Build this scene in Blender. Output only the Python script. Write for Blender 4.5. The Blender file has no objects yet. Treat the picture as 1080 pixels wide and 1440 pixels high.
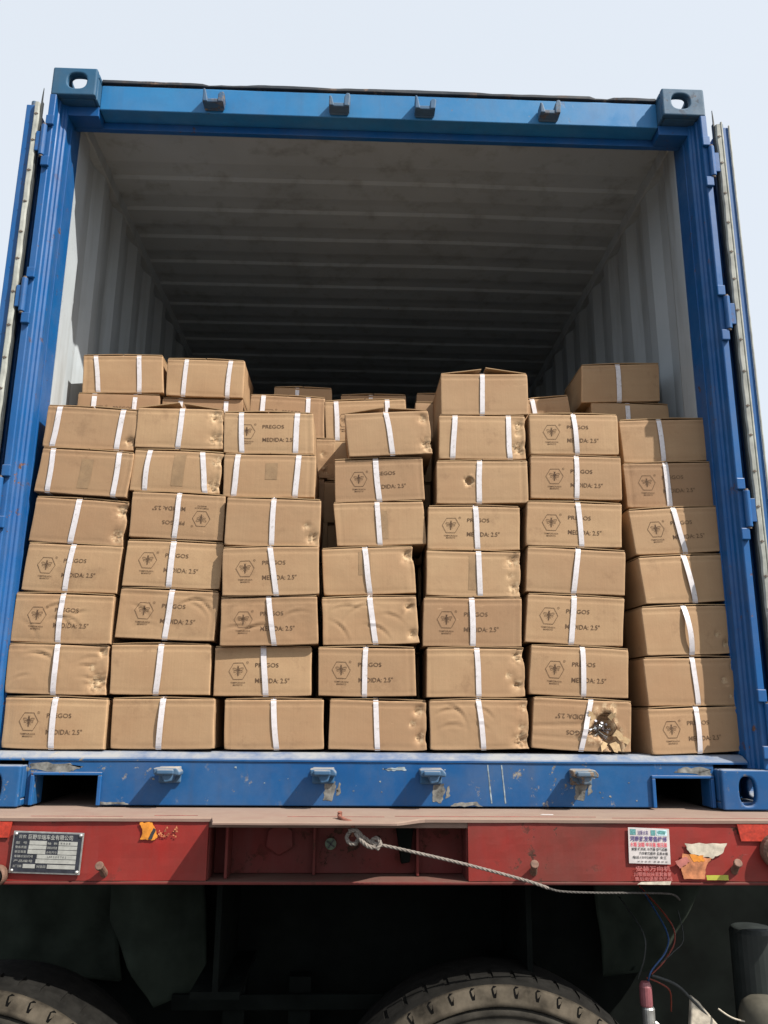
import bpy, bmesh, math, random
import numpy as np
from mathutils import Vector, Matrix, noise
random.seed(7)
SC = bpy.context.scene
COL = SC.collection
PI = math.pi

# ------------------------------------------------------------------ camera
cam_d = bpy.data.cameras.new('camera'); cam = bpy.data.objects.new('camera', cam_d); COL.objects.link(cam)
Rr = Vector((0.99927867, -0.03714035, 0.00792066)); Ru = Vector((-0.01662657, -0.24036558, 0.97054003)); Rf = Vector((0.03414234, 0.96997164, 0.24080971))
M4 = Matrix.Identity(4)
for i_ in range(3):
    M4[i_][0] = Rr[i_]; M4[i_][1] = Ru[i_]; M4[i_][2] = -Rf[i_]
M4[0][3], M4[1][3], M4[2][3] = -0.07342892, -2.58402839, 0.27298039
cam.matrix_world = M4
cam_d.sensor_fit = 'VERTICAL'; cam_d.sensor_height = 24.0; cam_d.lens = 24.0 * 1150 / 1440
cam_d.clip_start = 0.05; cam_d.clip_end = 2000
SC.camera = cam

# ------------------------------------------------------------------ sky and sun
SUN = Vector((1.46, -1.0, 1.9)).normalized()
world = bpy.data.worlds.new('World'); SC.world = world; world.use_nodes = True
nt = world.node_tree; bgn = nt.nodes['Background']
sky = nt.nodes.new('ShaderNodeTexSky'); sky.sky_type = 'NISHITA'; sky.sun_disc = False
sky.sun_elevation = math.asin(SUN.z); sky.sun_rotation = math.atan2(SUN.x, SUN.y)
sky.air_density = 1.0; sky.dust_density = 4.0; sky.ozone_density = 1.0; sky.altitude = 50
mxw = nt.nodes.new('ShaderNodeMix'); mxw.data_type = 'RGBA'; mxw.inputs[0].default_value = 0.84
mxw.inputs[7].default_value = (4.35, 4.65, 4.98, 1)       # milky haze over the whole sky
nt.links.new(sky.outputs[0], mxw.inputs[6]); nt.links.new(mxw.outputs[2], bgn.inputs[0])
bgn.inputs[1].default_value = 0.1
sl = bpy.data.lights.new('sun', 'SUN'); sl.energy = 3.7; sl.angle = math.radians(0.55); sl.color = (1.0, 0.94, 0.85)
so = bpy.data.objects.new('sun', sl); COL.objects.link(so); so.rotation_euler = SUN.to_track_quat('Z', 'Y').to_euler(); so.location = (6, -6, 9)
SC.view_settings.view_transform = 'Standard'; SC.view_settings.look = 'None'
SC.view_settings.gamma = 1.0; SC.view_settings.use_curve_mapping = False; SC.view_settings.exposure = 1.0

# ------------------------------------------------------------------ materials
def newmat(name):
    m = bpy.data.materials.new(name); m.use_nodes = True
    return m, m.node_tree, m.node_tree.nodes['Principled BSDF']
class G:
    """small helper to write node graphs"""
    def __init__(s, nt, coord='Object'):
        s.nt = nt; s.tc = nt.nodes.new('ShaderNodeTexCoord').outputs[coord]
    def map(s, scale=(1, 1, 1), loc=(0, 0, 0), rot=(0, 0, 0), src=None):
        n = s.nt.nodes.new('ShaderNodeMapping'); s.nt.links.new(src or s.tc, n.inputs[0])
        n.inputs['Scale'].default_value = scale; n.inputs['Location'].default_value = loc; n.inputs['Rotation'].default_value = rot
        return n.outputs[0]
    def noise(s, sc, det=4, rough=.55, vec=None, dist=0):
        n = s.nt.nodes.new('ShaderNodeTexNoise'); s.nt.links.new(vec or s.tc, n.inputs['Vector'])
        n.inputs['Scale'].default_value = sc; n.inputs['Detail'].default_value = det; n.inputs['Roughness'].default_value = rough; n.inputs['Distortion'].default_value = dist
        return n.outputs[0]
    def ramp(s, v, a, b, c0=0., c1=1.):
        n = s.nt.nodes.new('ShaderNodeMapRange'); s.put(v, n.inputs[0]); n.clamp = True
        for k, x in ((1, a), (2, b), (3, c0), (4, c1)): n.inputs[k].default_value = x
        return n.outputs[0]
    def put(s, v, i):
        if isinstance(v, (int, float)): i.default_value = v
        elif isinstance(v, tuple): i.default_value = (*v, 1) if len(v) == 3 else v
        else: s.nt.links.new(v, i)
    def math(s, op, a, b=0.):
        n = s.nt.nodes.new('ShaderNodeMath'); n.operation = op; s.put(a, n.inputs[0]); s.put(b, n.inputs[1]); return n.outputs[0]
    def mix(s, f, a, b):
        n = s.nt.nodes.new('ShaderNodeMix'); n.data_type = 'RGBA'; s.put(f, n.inputs[0]); s.put(a, n.inputs[6]); s.put(b, n.inputs[7]); return n.outputs[2]
    def bump(s, h, strength, dist, bsdf):
        n = s.nt.nodes.new('ShaderNodeBump'); s.put(h, n.inputs['Height']); n.inputs['Strength'].default_value = strength; n.inputs['Distance'].default_value = dist
        s.nt.links.new(n.outputs[0], bsdf.inputs['Normal'])
    def rnd(s): return s.nt.nodes.new('ShaderNodeObjectInfo').outputs['Random']
    def attr(s, name):
        n = s.nt.nodes.new('ShaderNodeAttribute'); n.attribute_name = name; return n.outputs['Fac']
    def nz(s):
        g = s.nt.nodes.new('ShaderNodeNewGeometry'); x = s.nt.nodes.new('ShaderNodeSeparateXYZ'); s.nt.links.new(g.outputs['Normal'], x.inputs[0]); return x.outputs[2]

def simple(name, col, rough=.6, metal=0., var=.25, sc=30, bump=.1, spec=.5):
    m, nt, b = newmat(name); g = G(nt)
    n = g.noise(sc, 5, .6)
    c0 = tuple(c * (1 - var) for c in col); c1 = tuple(min(1, c * (1 + var)) for c in col)
    g.put(g.mix(g.ramp(n, .3, .7), c0, c1), b.inputs['Base Color'])
    g.put(g.ramp(g.noise(sc * 2.1), .3, .7, max(.05, rough - .1), min(1, rough + .1)), b.inputs['Roughness'])
    b.inputs['Metallic'].default_value = metal; b.inputs['Specular IOR Level'].default_value = spec
    if bump: g.bump(g.noise(sc * 3), bump, .002, b)
    return m

def paint(name, base, worn, rust, worn_amt=.5, chip=.62, dust=(.33, .29, .24), dust_amt=.7, rough=.42, streak=True, low_dirt=0.):
    """old industrial paint: faded patches, vertical runs, scratches down to primer, chips with rust, dust on ledges"""
    m, nt, b = newmat(name); g = G(nt)
    big = g.noise(2.3, 5, .6); mid = g.noise(11, 6, .65)
    col = g.mix(g.ramp(big, .35, .7, 0, worn_amt), base, worn)
    col = g.mix(g.ramp(mid, .45, .75, 0, .35), col, tuple(c * .6 for c in base))
    if streak:
        run = g.noise(1.0, 4, .6, g.map((26, 26, 1.3)))
        col = g.mix(g.ramp(run, .52, .8, 0, .4), col, tuple(c * .5 + .03 for c in base))
    sc1 = g.noise(1.0, 3, .7, g.map((70, 70, 5), rot=(0, .22, 0)))
    sc2 = g.noise(1.0, 3, .7, g.map((6, 6, 95), rot=(.02, .1, 0)))
    scr = g.math('MAXIMUM', g.ramp(sc1, .735, .77), g.ramp(sc2, .74, .775))
    scr = g.math('MULTIPLY', scr, g.ramp(g.noise(3.1, 3), .45, .6))
    col = g.mix(g.math('MULTIPLY', scr, .6), col, (.42, .45, .46))
    ch = g.ramp(g.noise(24, 8, .72), chip, chip + .025)
    ch = g.math('MULTIPLY', ch, g.ramp(g.noise(2.6, 4, .6), .48, .6))
    rc = g.mix(g.ramp(g.noise(60), .4, .6), rust, tuple(c * .35 for c in rust))
    col = g.mix(ch, col, rc)
    led = g.math('MULTIPLY', g.ramp(g.nz(), .3, .9), g.ramp(g.noise(9, 6, .7), .35, .6, .35, 1))
    film = g.math('MULTIPLY', g.ramp(g.noise(5.3, 7, .7), .42, .75), .09)
    col = g.mix(g.math('MAXIMUM', g.math('MULTIPLY', led, dust_amt), film), col, dust)
    g.put(col, b.inputs['Base Color']); b.inputs['Specular IOR Level'].default_value = .35
    g.put(g.math('ADD', g.ramp(mid, .3, .7, rough - .08, rough + .15), g.math('MULTIPLY', g.math('MAXIMUM', ch, led), .35)), b.inputs['Roughness'])
    h = g.math('SUBTRACT', g.math('ADD', g.math('MULTIPLY', g.noise(7, 3), .5), g.math('MULTIPLY', g.noise(160, 3), .08)), g.math('MULTIPLY', ch, .25))
    g.bump(h, .35, .004, b)
    return m

M = {}
RUST = (.16, .07, .035)
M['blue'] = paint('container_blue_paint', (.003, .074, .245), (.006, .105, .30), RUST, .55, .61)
M['blue_header'] = paint('skylit_faded_blue', (.014, .150, .36), (.03, .195, .40), RUST, .75, .65, dust_amt=.5)  # container blue, faded and lightened further for sky sheen on the header
M['blue_sill'] = paint('scuffed_blue_paint', (.003, .062, .200), (.012, .10, .25), (.30, .27, .22), .5, .60, dust=(.34, .33, .30), dust_amt=.75)
M['cast'] = paint('casting_paint', (.012, .085, .175), (.05, .085, .12), (.17, .10, .06), .9, .55, dust_amt=.6, rough=.6)
M['keeper'] = paint('chipped_keeper_paint', (.018, .085, .19), (.09, .14, .19), (.2, .15, .11), .9, .52, dust_amt=.9, rough=.6)
M['red'] = paint('trailer_red_paint', (.265, .013, .010), (.095, .030, .022), (.07, .035, .024), 1.0, .585, dust=(.25, .13, .10), rough=.55)
M['red_shade'] = paint('recess_shaded_red', (.15, .014, .012), (.07, .022, .018), (.06, .03, .02), .9, .56, dust=(.12, .08, .06), rough=.7)  # trailer red darkened, the recess shade is put into the colour
M['deck'] = paint('dusty_deck', (.22, .135, .11), (.20, .15, .12), (.18, .05, .04), .9, .66, dust=(.25, .185, .145), dust_amt=.8, rough=.85, streak=False)
M['chassis'] = simple('chassis_green_black', (.004, .0055, .0048), .8, 0, .4, 9, .1, .08)
M['flap'] = simple('dusty_rubber', (.020, .026, .020), .9, 0, .5, 6, .3, .1)
M['rubber'] = simple('tyre_rubber', (.010, .0095, .0085), .9, 0, .45, 25, .3, .12)
M['scrape'] = simple('scraped_primer', (.15, .15, .14), .8, 0, .8, 38, .2)
M['scrape_pale'] = simple('scraped_pale_paint', (.22, .27, .30), .7, 0, .7, 38, .2)
M['red_line'] = simple('red_paint_rub', (.24, .05, .04), .8, 0, .5, 25, 0)
M['rope_shade'] = simple('shaded_rope', (.075, .068, .062), .9, 0, .4, 150, .3)  # rope grey darkened for the stretch in shade under the beam
M['tyre_side'] = simple('worn_sidewall', (.030, .027, .022), .9, 0, .8, 9, .8, .2)
M['marker'] = simple('marker_glass', (.10, .14, .09), .5, 0, .4, 90, 0)
M['clip'] = simple('gasket_clip_metal', (.12, .09, .07), .7, 0, .4, 60, 0)
M['tyre_dust'] = simple('dusty_tyre_rubber', (.062, .052, .039), .95, 0, .75, 11, .8, .15)
M['hole'] = simple('notch_shade', (.004, .004, .004), 1.0, 0, .2, 30, 0, .02)
M['gasket'] = simple('door_gasket', (.30, .31, .28), .65, 0, .3, 20, .2)
M['gasket_dark'] = simple('gasket_lip', (.035, .04, .04), .6)
def strapm():
    m, nt, b = newmat('white_strap'); g = G(nt)
    col = g.mix(g.ramp(g.noise(26, 5, .7), .4, .7, 0, .6), (.64, .61, .63), (.46, .43, .42))
    col = g.mix(g.math('MULTIPLY', g.ramp(g.noise(90, 4, .7), .58, .66), .5), col, (.28, .24, .20))
    g.put(col, b.inputs['Base Color']); b.inputs['Roughness'].default_value = .32
    w = nt.nodes.new('ShaderNodeTexWave'); w.bands_direction = 'Z'; w.inputs['Scale'].default_value = 210; nt.links.new(g.tc, w.inputs[0])
    g.bump(w.outputs[1], .25, .0006, b)
    return m
M['strap'] = strapm()
M['tape'] = simple('brown_tape', (.26, .165, .085), .3, 0, .15, 30, .1)
def ink():
    m, nt, b = newmat('printing_ink'); g = G(nt)
    pa = g.noise(34, 5, .7); fine = g.noise(330, 3, .7)
    f = g.math('MULTIPLY', g.ramp(pa, .42, .66, 1, .6), g.ramp(fine, .42, .68, 1, .75))
    f = g.math('MULTIPLY', f, g.ramp(g.rnd(), 0, 1, .85, 1.0))
    g.put(g.mix(f, (.27, .175, .10), (.045, .024, .016)), b.inputs['Base Color']); b.inputs['Roughness'].default_value = .85; b.inputs['Specular IOR Level'].default_value = .2
    return m
M['ink'] = ink()
M['nail'] = simple('nail_steel', (.38, .38, .42), .25, .9, .4, 60, 0)
M['metal'] = simple('bare_metal', (.5, .5, .48), .38, .85, .2, 40, .1)
M['bolt'] = simple('dirty_bolt', (.15, .085, .06), .75, .2, .4, 60, .3)
M['rope'] = simple('grey_rope', (.19, .165, .145), .9, 0, .3, 150, .5)
M['rusty'] = simple('rusty_hook', (.20, .075, .05), .85, 0, .4, 80, .4)
M['reflect'] = simple('red_reflector', (.36, .030, .014), .5, 0, .35, 90, .2)
M['amber'] = simple('orange_sticker', (.55, .20, .02), .6, 0, .45, 40, 0)
M['paper'] = simple('white_paper', (.52, .48, .47), .6, 0, .22, 25, 0)
M['peel'] = simple('peeled_paper', (.46, .41, .33), .8, 0, .45, 30, .2)
M['peach'] = simple('faded_orange_paper', (.42, .16, .07), .8, 0, .55, 35, .1)
M['pink'] = simple('pink_paper', (.36, .12, .10), .7, 0, .3, 35, .1)
M['lime'] = simple('yellow_green_tape', (.38, .38, .05), .5, 0, .15, 35, .1)
M['ghost'] = simple('faded_print', (.40, .13, .12), .7, 0, .3, 80, 0)
M['purple'] = simple('purple_ink', (.08, .05, .18), .6, 0, .1, 50, 0)
M['redink'] = simple('red_ink', (.62, .07, .10), .6, 0, .1, 50, 0)
M['black'] = simple('black_ink', (.03, .03, .035), .5, 0, .1, 50, 0)
M['teal'] = simple('teal_print', (.09, .25, .25), .6, 0, .5, 260, 0)
M['paleblue'] = simple('pale_blue_print', (.45, .62, .66), .6, 0, .3, 120, 0)
M['plate'] = simple('dark_plate', (.035, .038, .05), .35, .3, .3, 50, .1)
M['plate_field'] = simple('plate_field', (.42, .42, .39), .4, .3, .15, 60, .1)
M['tank'] = simple('tank_paint', (.018, .022, .021), .5, 0, .3, 12, .1, .3)
M['domed'] = simple('dusty_dome', (.075, .07, .055), .75, 0, .4, 12, .1, .2)
M['wire_blue'] = simple('blue_wire', (.015, .06, .18), .4)
M['wire_red'] = simple('red_wire', (.20, .03, .015), .4)
M['wire_grey'] = simple('grey_wire', (.03, .034, .034), .6)
M['pinkcap'] = simple('pink_plastic', (.22, .07, .08), .5)
M['torn'] = simple('torn_corrugated', (.44, .31, .17), .9, 0, .2, 60, .3)

def interior():
    m, nt, b = newmat('container_inner_paint'); g = G(nt)
    big = g.noise(1.6, 6, .65); run = g.noise(1.0, 5, .65, g.map((9, 9, .9)))
    col = g.mix(g.ramp(big, .35, .7, 0, .7), (.41, .455, .49), (.30, .335, .36))
    col = g.mix(g.ramp(run, .52, .72, 0, .55), col, (.17, .175, .165))
    sp = g.math('MULTIPLY', g.ramp(g.noise(38, 6, .75), .66, .69), g.ramp(g.noise(2.2, 3), .5, .6))
    col = g.mix(sp, col, (.20, .11, .06))
    g.put(col, b.inputs['Base Color']); b.inputs['Roughness'].default_value = .6
    g.bump(g.noise(6, 4), .25, .004, b)
    return m
M['inner'] = interior()

def kraft(name, base, lam=1.0):
    m, nt, b = newmat(name); g = G(nt)
    r = g.rnd()
    off = nt.nodes.new('ShaderNodeVectorMath'); off.operation = 'ADD'; nt.links.new(g.tc, off.inputs[0])
    cmb = nt.nodes.new('ShaderNodeCombineXYZ'); g.put(g.math('MULTIPLY', r, 37.), cmb.inputs[0]); g.put(g.math('MULTIPLY', r, 91.), cmb.inputs[2])
    nt.links.new(cmb.outputs[0], off.inputs[1]); v = off.outputs[0]
    dark = (base[0] * .78, base[1] * .74, base[2] * .72); light = (base[0] * 1.12, base[1] * 1.15, base[2] * 1.12)
    col = g.mix(g.ramp(r, 0, 1), dark, light)
    blot = g.noise(5.5, 5, .6, v)
    col = g.mix(g.ramp(blot, .35, .7, 0, .55), col, (base[0] * .84, base[1] * .74, base[2] * .68))
    band = g.noise(1.0, 4, .6, g.map((3.5, 3.5, 42), src=v))
    col = g.mix(g.ramp(band, .48, .8, 0, .26), col, tuple(c * .7 for c in base))
    flute = g.noise(1.0, 2, .5, g.map((190, 20, 1.0), src=v))
    col = g.mix(g.ramp(flute, .4, .7, 0, .09), col, tuple(c * .72 for c in base))
    fib = g.noise(420, 3, .6, v)
    col = g.mix(g.ramp(fib, .5, .8, 0, .25), col, tuple(c * .6 for c in base))
    scuff = g.math('MULTIPLY', g.ramp(g.noise(1.0, 4, .7, g.map((12, 12, 60), rot=(0, .5, 0), src=v)), .66, .72), g.ramp(g.noise(6, 2, .5, v), .5, .62))
    col = g.mix(g.math('MULTIPLY', scuff, .45), col, tuple(min(1, c * 1.5) for c in base))
    stain = g.math('MULTIPLY', g.ramp(g.noise(9, 7, .72, v), .57, .68), .32)
    col = g.mix(stain, col, (base[0] * .45, base[1] * .4, base[2] * .38))
    w = g.attr('wear')
    tear = g.math('MULTIPLY', g.ramp(w, .25, .7), g.ramp(g.noise(75, 5, .7, v), .46, .56))
    col = g.mix(g.math('MULTIPLY', tear, .6), col, (.56, .42, .26))
    dt = g.math('MULTIPLY', g.ramp(w, .3, .8), g.ramp(g.noise(60, 5, .7, v), .56, .63))
    col = g.mix(g.math('MULTIPLY', dt, .5), col, (.13, .07, .035))
    rim = g.attr('rim')
    col = g.mix(g.math('MULTIPLY', rim, g.ramp(g.noise(40, 4, .6, v), .35, .7, .1, .7)), col, tuple(min(1, c * 1.45) for c in base))
    g.put(col, b.inputs['Base Color']); b.inputs['Roughness'].default_value = .78; b.inputs['Specular IOR Level'].default_value = .3
    h = g.math('ADD', g.math('MULTIPLY', g.noise(1.0, 2, .5, g.map((170, 10, 2), src=v)), .25), g.math('ADD', g.noise(14, 4, .6, v), g.math('MULTIPLY', g.noise(90, 4, .6, v), .2)))
    g.bump(h, .28, .0035, b)
    return m
M['kraft'] = kraft('kraft_cardboard', (.350, .226, .130))
M['kraft_in'] = kraft('kraft_cardboard_flap', (.33, .22, .12))

def ground_mat():
    m, nt, b = newmat('dusty_concrete'); g = G(nt)
    col = g.mix(g.ramp(g.noise(.35, 6, .6), .35, .7), (.085, .08, .073), (.06, .057, .053))
    col = g.mix(g.ramp(g.noise(14, 6, .7), .5, .75, 0, .5), col, (.12, .11, .095))
    g.put(col, b.inputs['Base Color']); b.inputs['Roughness'].default_value = .9
    g.bump(g.noise(22, 6, .7), .5, .01, b)
    return m
M['ground'] = ground_mat()

# ------------------------------------------------------------------ mesh helpers
class MB:
    def __init__(s): s.v = []; s.f = []; s.mi = []
    def add(s, vs, fs, mi=0):
        o = len(s.v); s.v += [tuple(v) for v in vs]; s.f += [tuple(o + i for i in f) for f in fs]; s.mi += [mi] * len(fs)
    def box(s, x0, x1, y0, y1, z0, z1, mi=0, mat=None):
        vs = [Vector((x, y, z)) for x in (x0, x1) for y in (y0, y1) for z in (z0, z1)]
        if mat is not None: vs = [mat @ v for v in vs]
        s.add(vs, [(0, 1, 3, 2), (4, 6, 7, 5), (0, 4, 5, 1), (2, 3, 7, 6), (0, 2, 6, 4), (1, 5, 7, 3)], mi)
    def prism(s, pts, a, b, axis='x', mi=0):
        """closed polygon pts in the plane across axis, extruded from a to b"""
        def P(p, t): return (t, p[0], p[1]) if axis == 'x' else ((p[0], t, p[1]) if axis == 'y' else (p[0], p[1], t))
        n = len(pts); vs = [P(p, a) for p in pts] + [P(p, b) for p in pts]
        fs = [(i, (i + 1) % n, n + (i + 1) % n, n + i) for i in range(n)] + [tuple(range(n))[::-1], tuple(range(n, 2 * n))]
        s.add(vs, fs, mi)
    def tube(s, pts, r, n=10, mi=0, closed=False, rads=None):
        pts = [Vector(p) for p in pts]; m = len(pts); rings = []
        for i, p in enumerate(pts):
            a = pts[max(0, i - 1)]; c = pts[min(m - 1, i + 1)]
            t = (c - a).normalized(); u = t.cross(Vector((0, 0, 1)))
            if u.length < .1: u = t.cross(Vector((0, 1, 0)))
            u.normalize(); w = t.cross(u); rr = rads[i] if rads else r
            rings.append([p + (u * math.cos(2 * PI * k / n) + w * math.sin(2 * PI * k / n)) * rr for k in range(n)])
        vs = [v for rg in rings for v in rg]
        fs = [(i * n + k, i * n + (k + 1) % n, (i + 1) * n + (k + 1) % n, (i + 1) * n + k) for i in range(m - 1) for k in range(n)]
        fs += [tuple(range(n))[::-1], tuple(range((m - 1) * n, m * n))]
        s.add(vs, fs, mi)
    def lathe(s, prof, axis_o, n=32, axis='y', mi=0):
        """prof: list of (radius, along)"""
        o = Vector(axis_o); vs = []
        for r, t in prof:
            for k in range(n):
                a = 2 * PI * k / n; c, d = r * math.cos(a), r * math.sin(a)
                vs.append(o + (Vector((c, t, d)) if axis == 'y' else (Vector((t, c, d)) if axis == 'x' else Vector((c, d, t)))))
        m = len(prof)
        fs = [(i * n + k, (i + 1) * n + k, (i + 1) * n + (k + 1) % n, i * n + (k + 1) % n) for i in range(m - 1) for k in range(n)]
        fs += [tuple(range(n)), tuple(range((m - 1) * n, m * n))[::-1]]
        s.add(vs, fs, mi)
    def build(s, name, mats, parent=None, bevel=0, smooth=False, kind=None, loc=None, seg=2):
        me = bpy.data.meshes.new(name); me.from_pydata(s.v, [], s.f); me.validate()
        for m in (mats if isinstance(mats, (list, tuple)) else [mats]): me.materials.append(M[m] if isinstance(m, str) else m)
        if len(me.polygons) == len(s.mi): me.polygons.foreach_set('material_index', s.mi)
        bm = bmesh.new(); bm.from_mesh(me); bmesh.ops.recalc_face_normals(bm, faces=bm.faces); bm.to_mesh(me); bm.free()
        if smooth: me.polygons.foreach_set('use_smooth', [True] * len(me.polygons))
        o = bpy.data.objects.new(name, me); COL.objects.link(o)
        if parent: o.parent = parent
        if loc: o.location = loc
        if bevel:
            b = o.modifiers.new('bevel', 'BEVEL'); b.width = bevel; b.segments = seg; b.limit_method = 'ANGLE'; b.angle_limit = .6
        if kind: o['kind'] = kind
        return o
def empty(name, label, cat, loc=(0, 0, 0), group=None):
    o = bpy.data.objects.new(name, None); COL.objects.link(o); o.location = loc; o.empty_display_size = .1
    o['label'] = label; o['category'] = cat
    if group: o['group'] = group
    return o
def tag(o, label, cat, group=None):
    o['label'] = label; o['category'] = cat
    if group: o['group'] = group
    return o

_tc = {}
def text2d(s, height, bold=0.):
    """a line of lettering as flat verts (x, z) and faces, left aligned, capital height = height"""
    if (s, bold) not in _tc:
        cu = bpy.data.curves.new('t', 'FONT'); cu.body = s; cu.size = 1.0; cu.resolution_u = 3; cu.offset = bold
        ob = bpy.data.objects.new('t', cu); COL.objects.link(ob)
        dg = bpy.context.evaluated_depsgraph_get(); me = bpy.data.meshes.new_from_object(ob.evaluated_get(dg))
        vs = [(v.co.x, v.co.y) for v in me.vertices]; fs = [tuple(p.vertices) for p in me.polygons]
        bpy.data.objects.remove(ob); bpy.data.curves.remove(cu); bpy.data.meshes.remove(me)
        _tc[(s, bold)] = (vs, fs)
    vs, fs = _tc[(s, bold)]
    y1 = max(v[1] for v in vs); y0 = min(0, min(v[1] for v in vs)); k = height / max(.01, y1)
    x0 = min(v[0] for v in vs)
    return [((a - x0) * k, b * k) for a, b in vs], fs
def tw(vs): return max(v[0] for v in vs)

# ================================================================== GROUND
g_ = MB(); g_.add([(-400, -400, -1.45), (400, -400, -1.45), (400, 400, -1.45), (-400, 400, -1.45)], [(0, 1, 2, 3)])
g_.build('ground', 'ground', kind='structure')

# ================================================================== SHIPPING CONTAINER
box_root = empty('shipping_container', 'blue steel shipping container with open end doors standing on the red trailer', 'container', (0, 0, 0))

def plate_hole(mb, u0, u1, v0, v1, w0, w1, cu, cv, ru, rv, fn, n=32):
    outer, inner = [], []
    for k in range(n):
        a = 2 * PI * (k + .5) / n; c, s_ = math.cos(a), math.sin(a)
        e = 2.6
        rr = (abs(c) ** e + abs(s_) ** e) ** (-1 / e)
        inner.append((cu + ru * c * rr, cv + rv * s_ * rr))
        tu = ((u1 - cu) if c > 0 else (cu - u0)) / max(1e-6, abs(c)); tv = ((v1 - cv) if s_ > 0 else (cv - v0)) / max(1e-6, abs(s_))
        t = min(tu, tv); outer.append([cu + t * c, cv + t * s_])
    for cr in ((u0, v0), (u0, v1), (u1, v0), (u1, v1)):            # snap the nearest samples to the corners
        k = min(range(n), key=lambda q: (outer[q][0] - cr[0]) ** 2 + (outer[q][1] - cr[1]) ** 2); outer[k] = list(cr)
    vs = [fn(u, v, w0) for u, v in outer] + [fn(u, v, w0) for u, v in inner] + [fn(u, v, w1) for u, v in outer] + [fn(u, v, w1) for u, v in inner]
    fs = []
    for k in range(n):
        j = (k + 1) % n
        fs += [(k, j, n + j, n + k), (2 * n + k, 3 * n + k, 3 * n + j, 2 * n + j), (k, 2 * n + k, 2 * n + j, j), (n + k, n + j, 3 * n + j, 3 * n + k)]
    mb.add(vs, fs)

def casting(sx, top, label):
    z0, z1 = (2.473, 2.591) if top else (0.0, .118)
    m = MB(); xo, xi = sx * 1.219, sx * 1.057
    ff = lambda u, v, w: (sx * u, w, v)                             # front plate
    cu = 1.128 if top else 1.136
    plate_hole(m, 1.057, 1.219, z0, z1, 0, .024, cu, (z0 + z1) / 2 + (.004 if top else -.004), .035 if top else .026, .033 if top else .043, ff)
    plate_hole(m, .024, .178, z0, z1, 1.195, 1.219, .09, (z0 + z1) / 2, .042, .028, lambda u, v, w: (sx * w, u, v))
    zt0, zt1 = (z1 - .022, z1) if top else (z0, z0 + .022)
    plate_hole(m, 1.057, 1.195, .024, .178, zt0, zt1, 1.128, .098, .045, .062, lambda u, v, w: (sx * u, v, w))
    za, zb = (z0, z1 - .022) if top else (z0 + .022, z1)
    a, b = sorted((sx * 1.057, sx * 1.069)); m.box(a, b, .024, .178, za, zb)
    a, b = sorted((sx * 1.069, sx * 1.195)); m.box(a, b, .166, .178, za, zb)
    zz = (z0, z0 + .012) if top else (z1 - .012, z1)
    m.box(a, b, .024, .166, *zz)
    o = m.build('corner_casting', 'cast' if top else 'blue_sill', box_root, bevel=.010, seg=3)
    if label: o['label'] = label
casting(-1, True, 'upper left corner casting with grey worn face'); casting(1, True, 'upper right corner casting, worn teal and rusty')
casting(-1, False, None); casting(1, False, None)

def side_post(sx):
    post = [(1.219, .178), (1.219, 0), (1.198, 0), (1.1955, .004), (1.1955, .030), (1.190, .034), (1.190, .052), (1.183, .056), (1.176, .056), (1.170, .062), (1.168, .19), (1.205, .19)]
    m = MB(); m.prism([(sx * a, b) for a, b in post], .118, 2.473, 'z')
    m.build('corner_post', 'blue', box_root, bevel=.002)
    m = MB()                                                        # rolled seat where the door seal lands
    a, b = sorted((sx * 1.171, sx * 1.166)); m.box(a, b, .10, .112, .16, 2.43)
    m.build('door_stop', 'blue', box_root, bevel=.0015)
side_post(-1); side_post(1)

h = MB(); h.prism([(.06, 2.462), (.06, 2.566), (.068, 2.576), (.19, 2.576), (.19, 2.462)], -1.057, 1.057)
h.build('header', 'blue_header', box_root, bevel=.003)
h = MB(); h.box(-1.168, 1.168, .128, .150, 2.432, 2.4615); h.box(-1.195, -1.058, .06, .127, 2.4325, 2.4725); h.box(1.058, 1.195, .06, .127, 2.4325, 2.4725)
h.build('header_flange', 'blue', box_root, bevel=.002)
# dented roof lip along the top of the header
n = 90; vs = []; fs = []
for i in range(n + 1):
    x = -1.056 + 2.112 * i / n
    d = .0035 * noise.noise(Vector((x * 3, 0, 0))) + .003 * noise.noise(Vector((x * 13, 2, 0)))
    if -.72 < x < -.45: d -= .010 * abs(math.sin((x + .72) / .27 * PI)) * (.6 + .5 * noise.noise(Vector((x * 30, 5, 0))))
    if .80 < x < .88: d -= .006
    for (y, z) in ((.054, 2.5765), (.054, 2.590 + d), (.20, 2.594 + d * .6), (.20, 2.5765)): vs.append((x, y + abs(d) * .6, z))
for i in range(n):
    for k in range(4): fs.append((i * 4 + k, i * 4 + (k + 1) % 4, i * 4 + 4 + (k + 1) % 4, i * 4 + 4 + k))
lip = MB(); lip.add(vs, fs + [(0, 1, 2, 3), (n * 4 + 3, n * 4 + 2, n * 4 + 1, n * 4)])
M['lip'] = paint('rusty_roof_lip', (.02, .03, .045), (.05, .05, .05), (.26, .17, .12), .7, .55, dust_amt=.3, rough=.7)
lip.build('roof_lip', 'lip', box_root, bevel=.002)

# sill with two fork pockets
s = MB()
s.prism([(-1.0565, 0.002), (-1.0565, .1305), (1.0565, .1305), (1.0565, .002), (1.040, .002), (1.040, .088), (.868, .088), (.868, .002), (-.842, .002), (-.842, .088), (-1.030, .088), (-1.030, .002)], .05, .12, 'y')
s.build('sill', 'blue_sill', box_root, bevel=.003)
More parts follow.
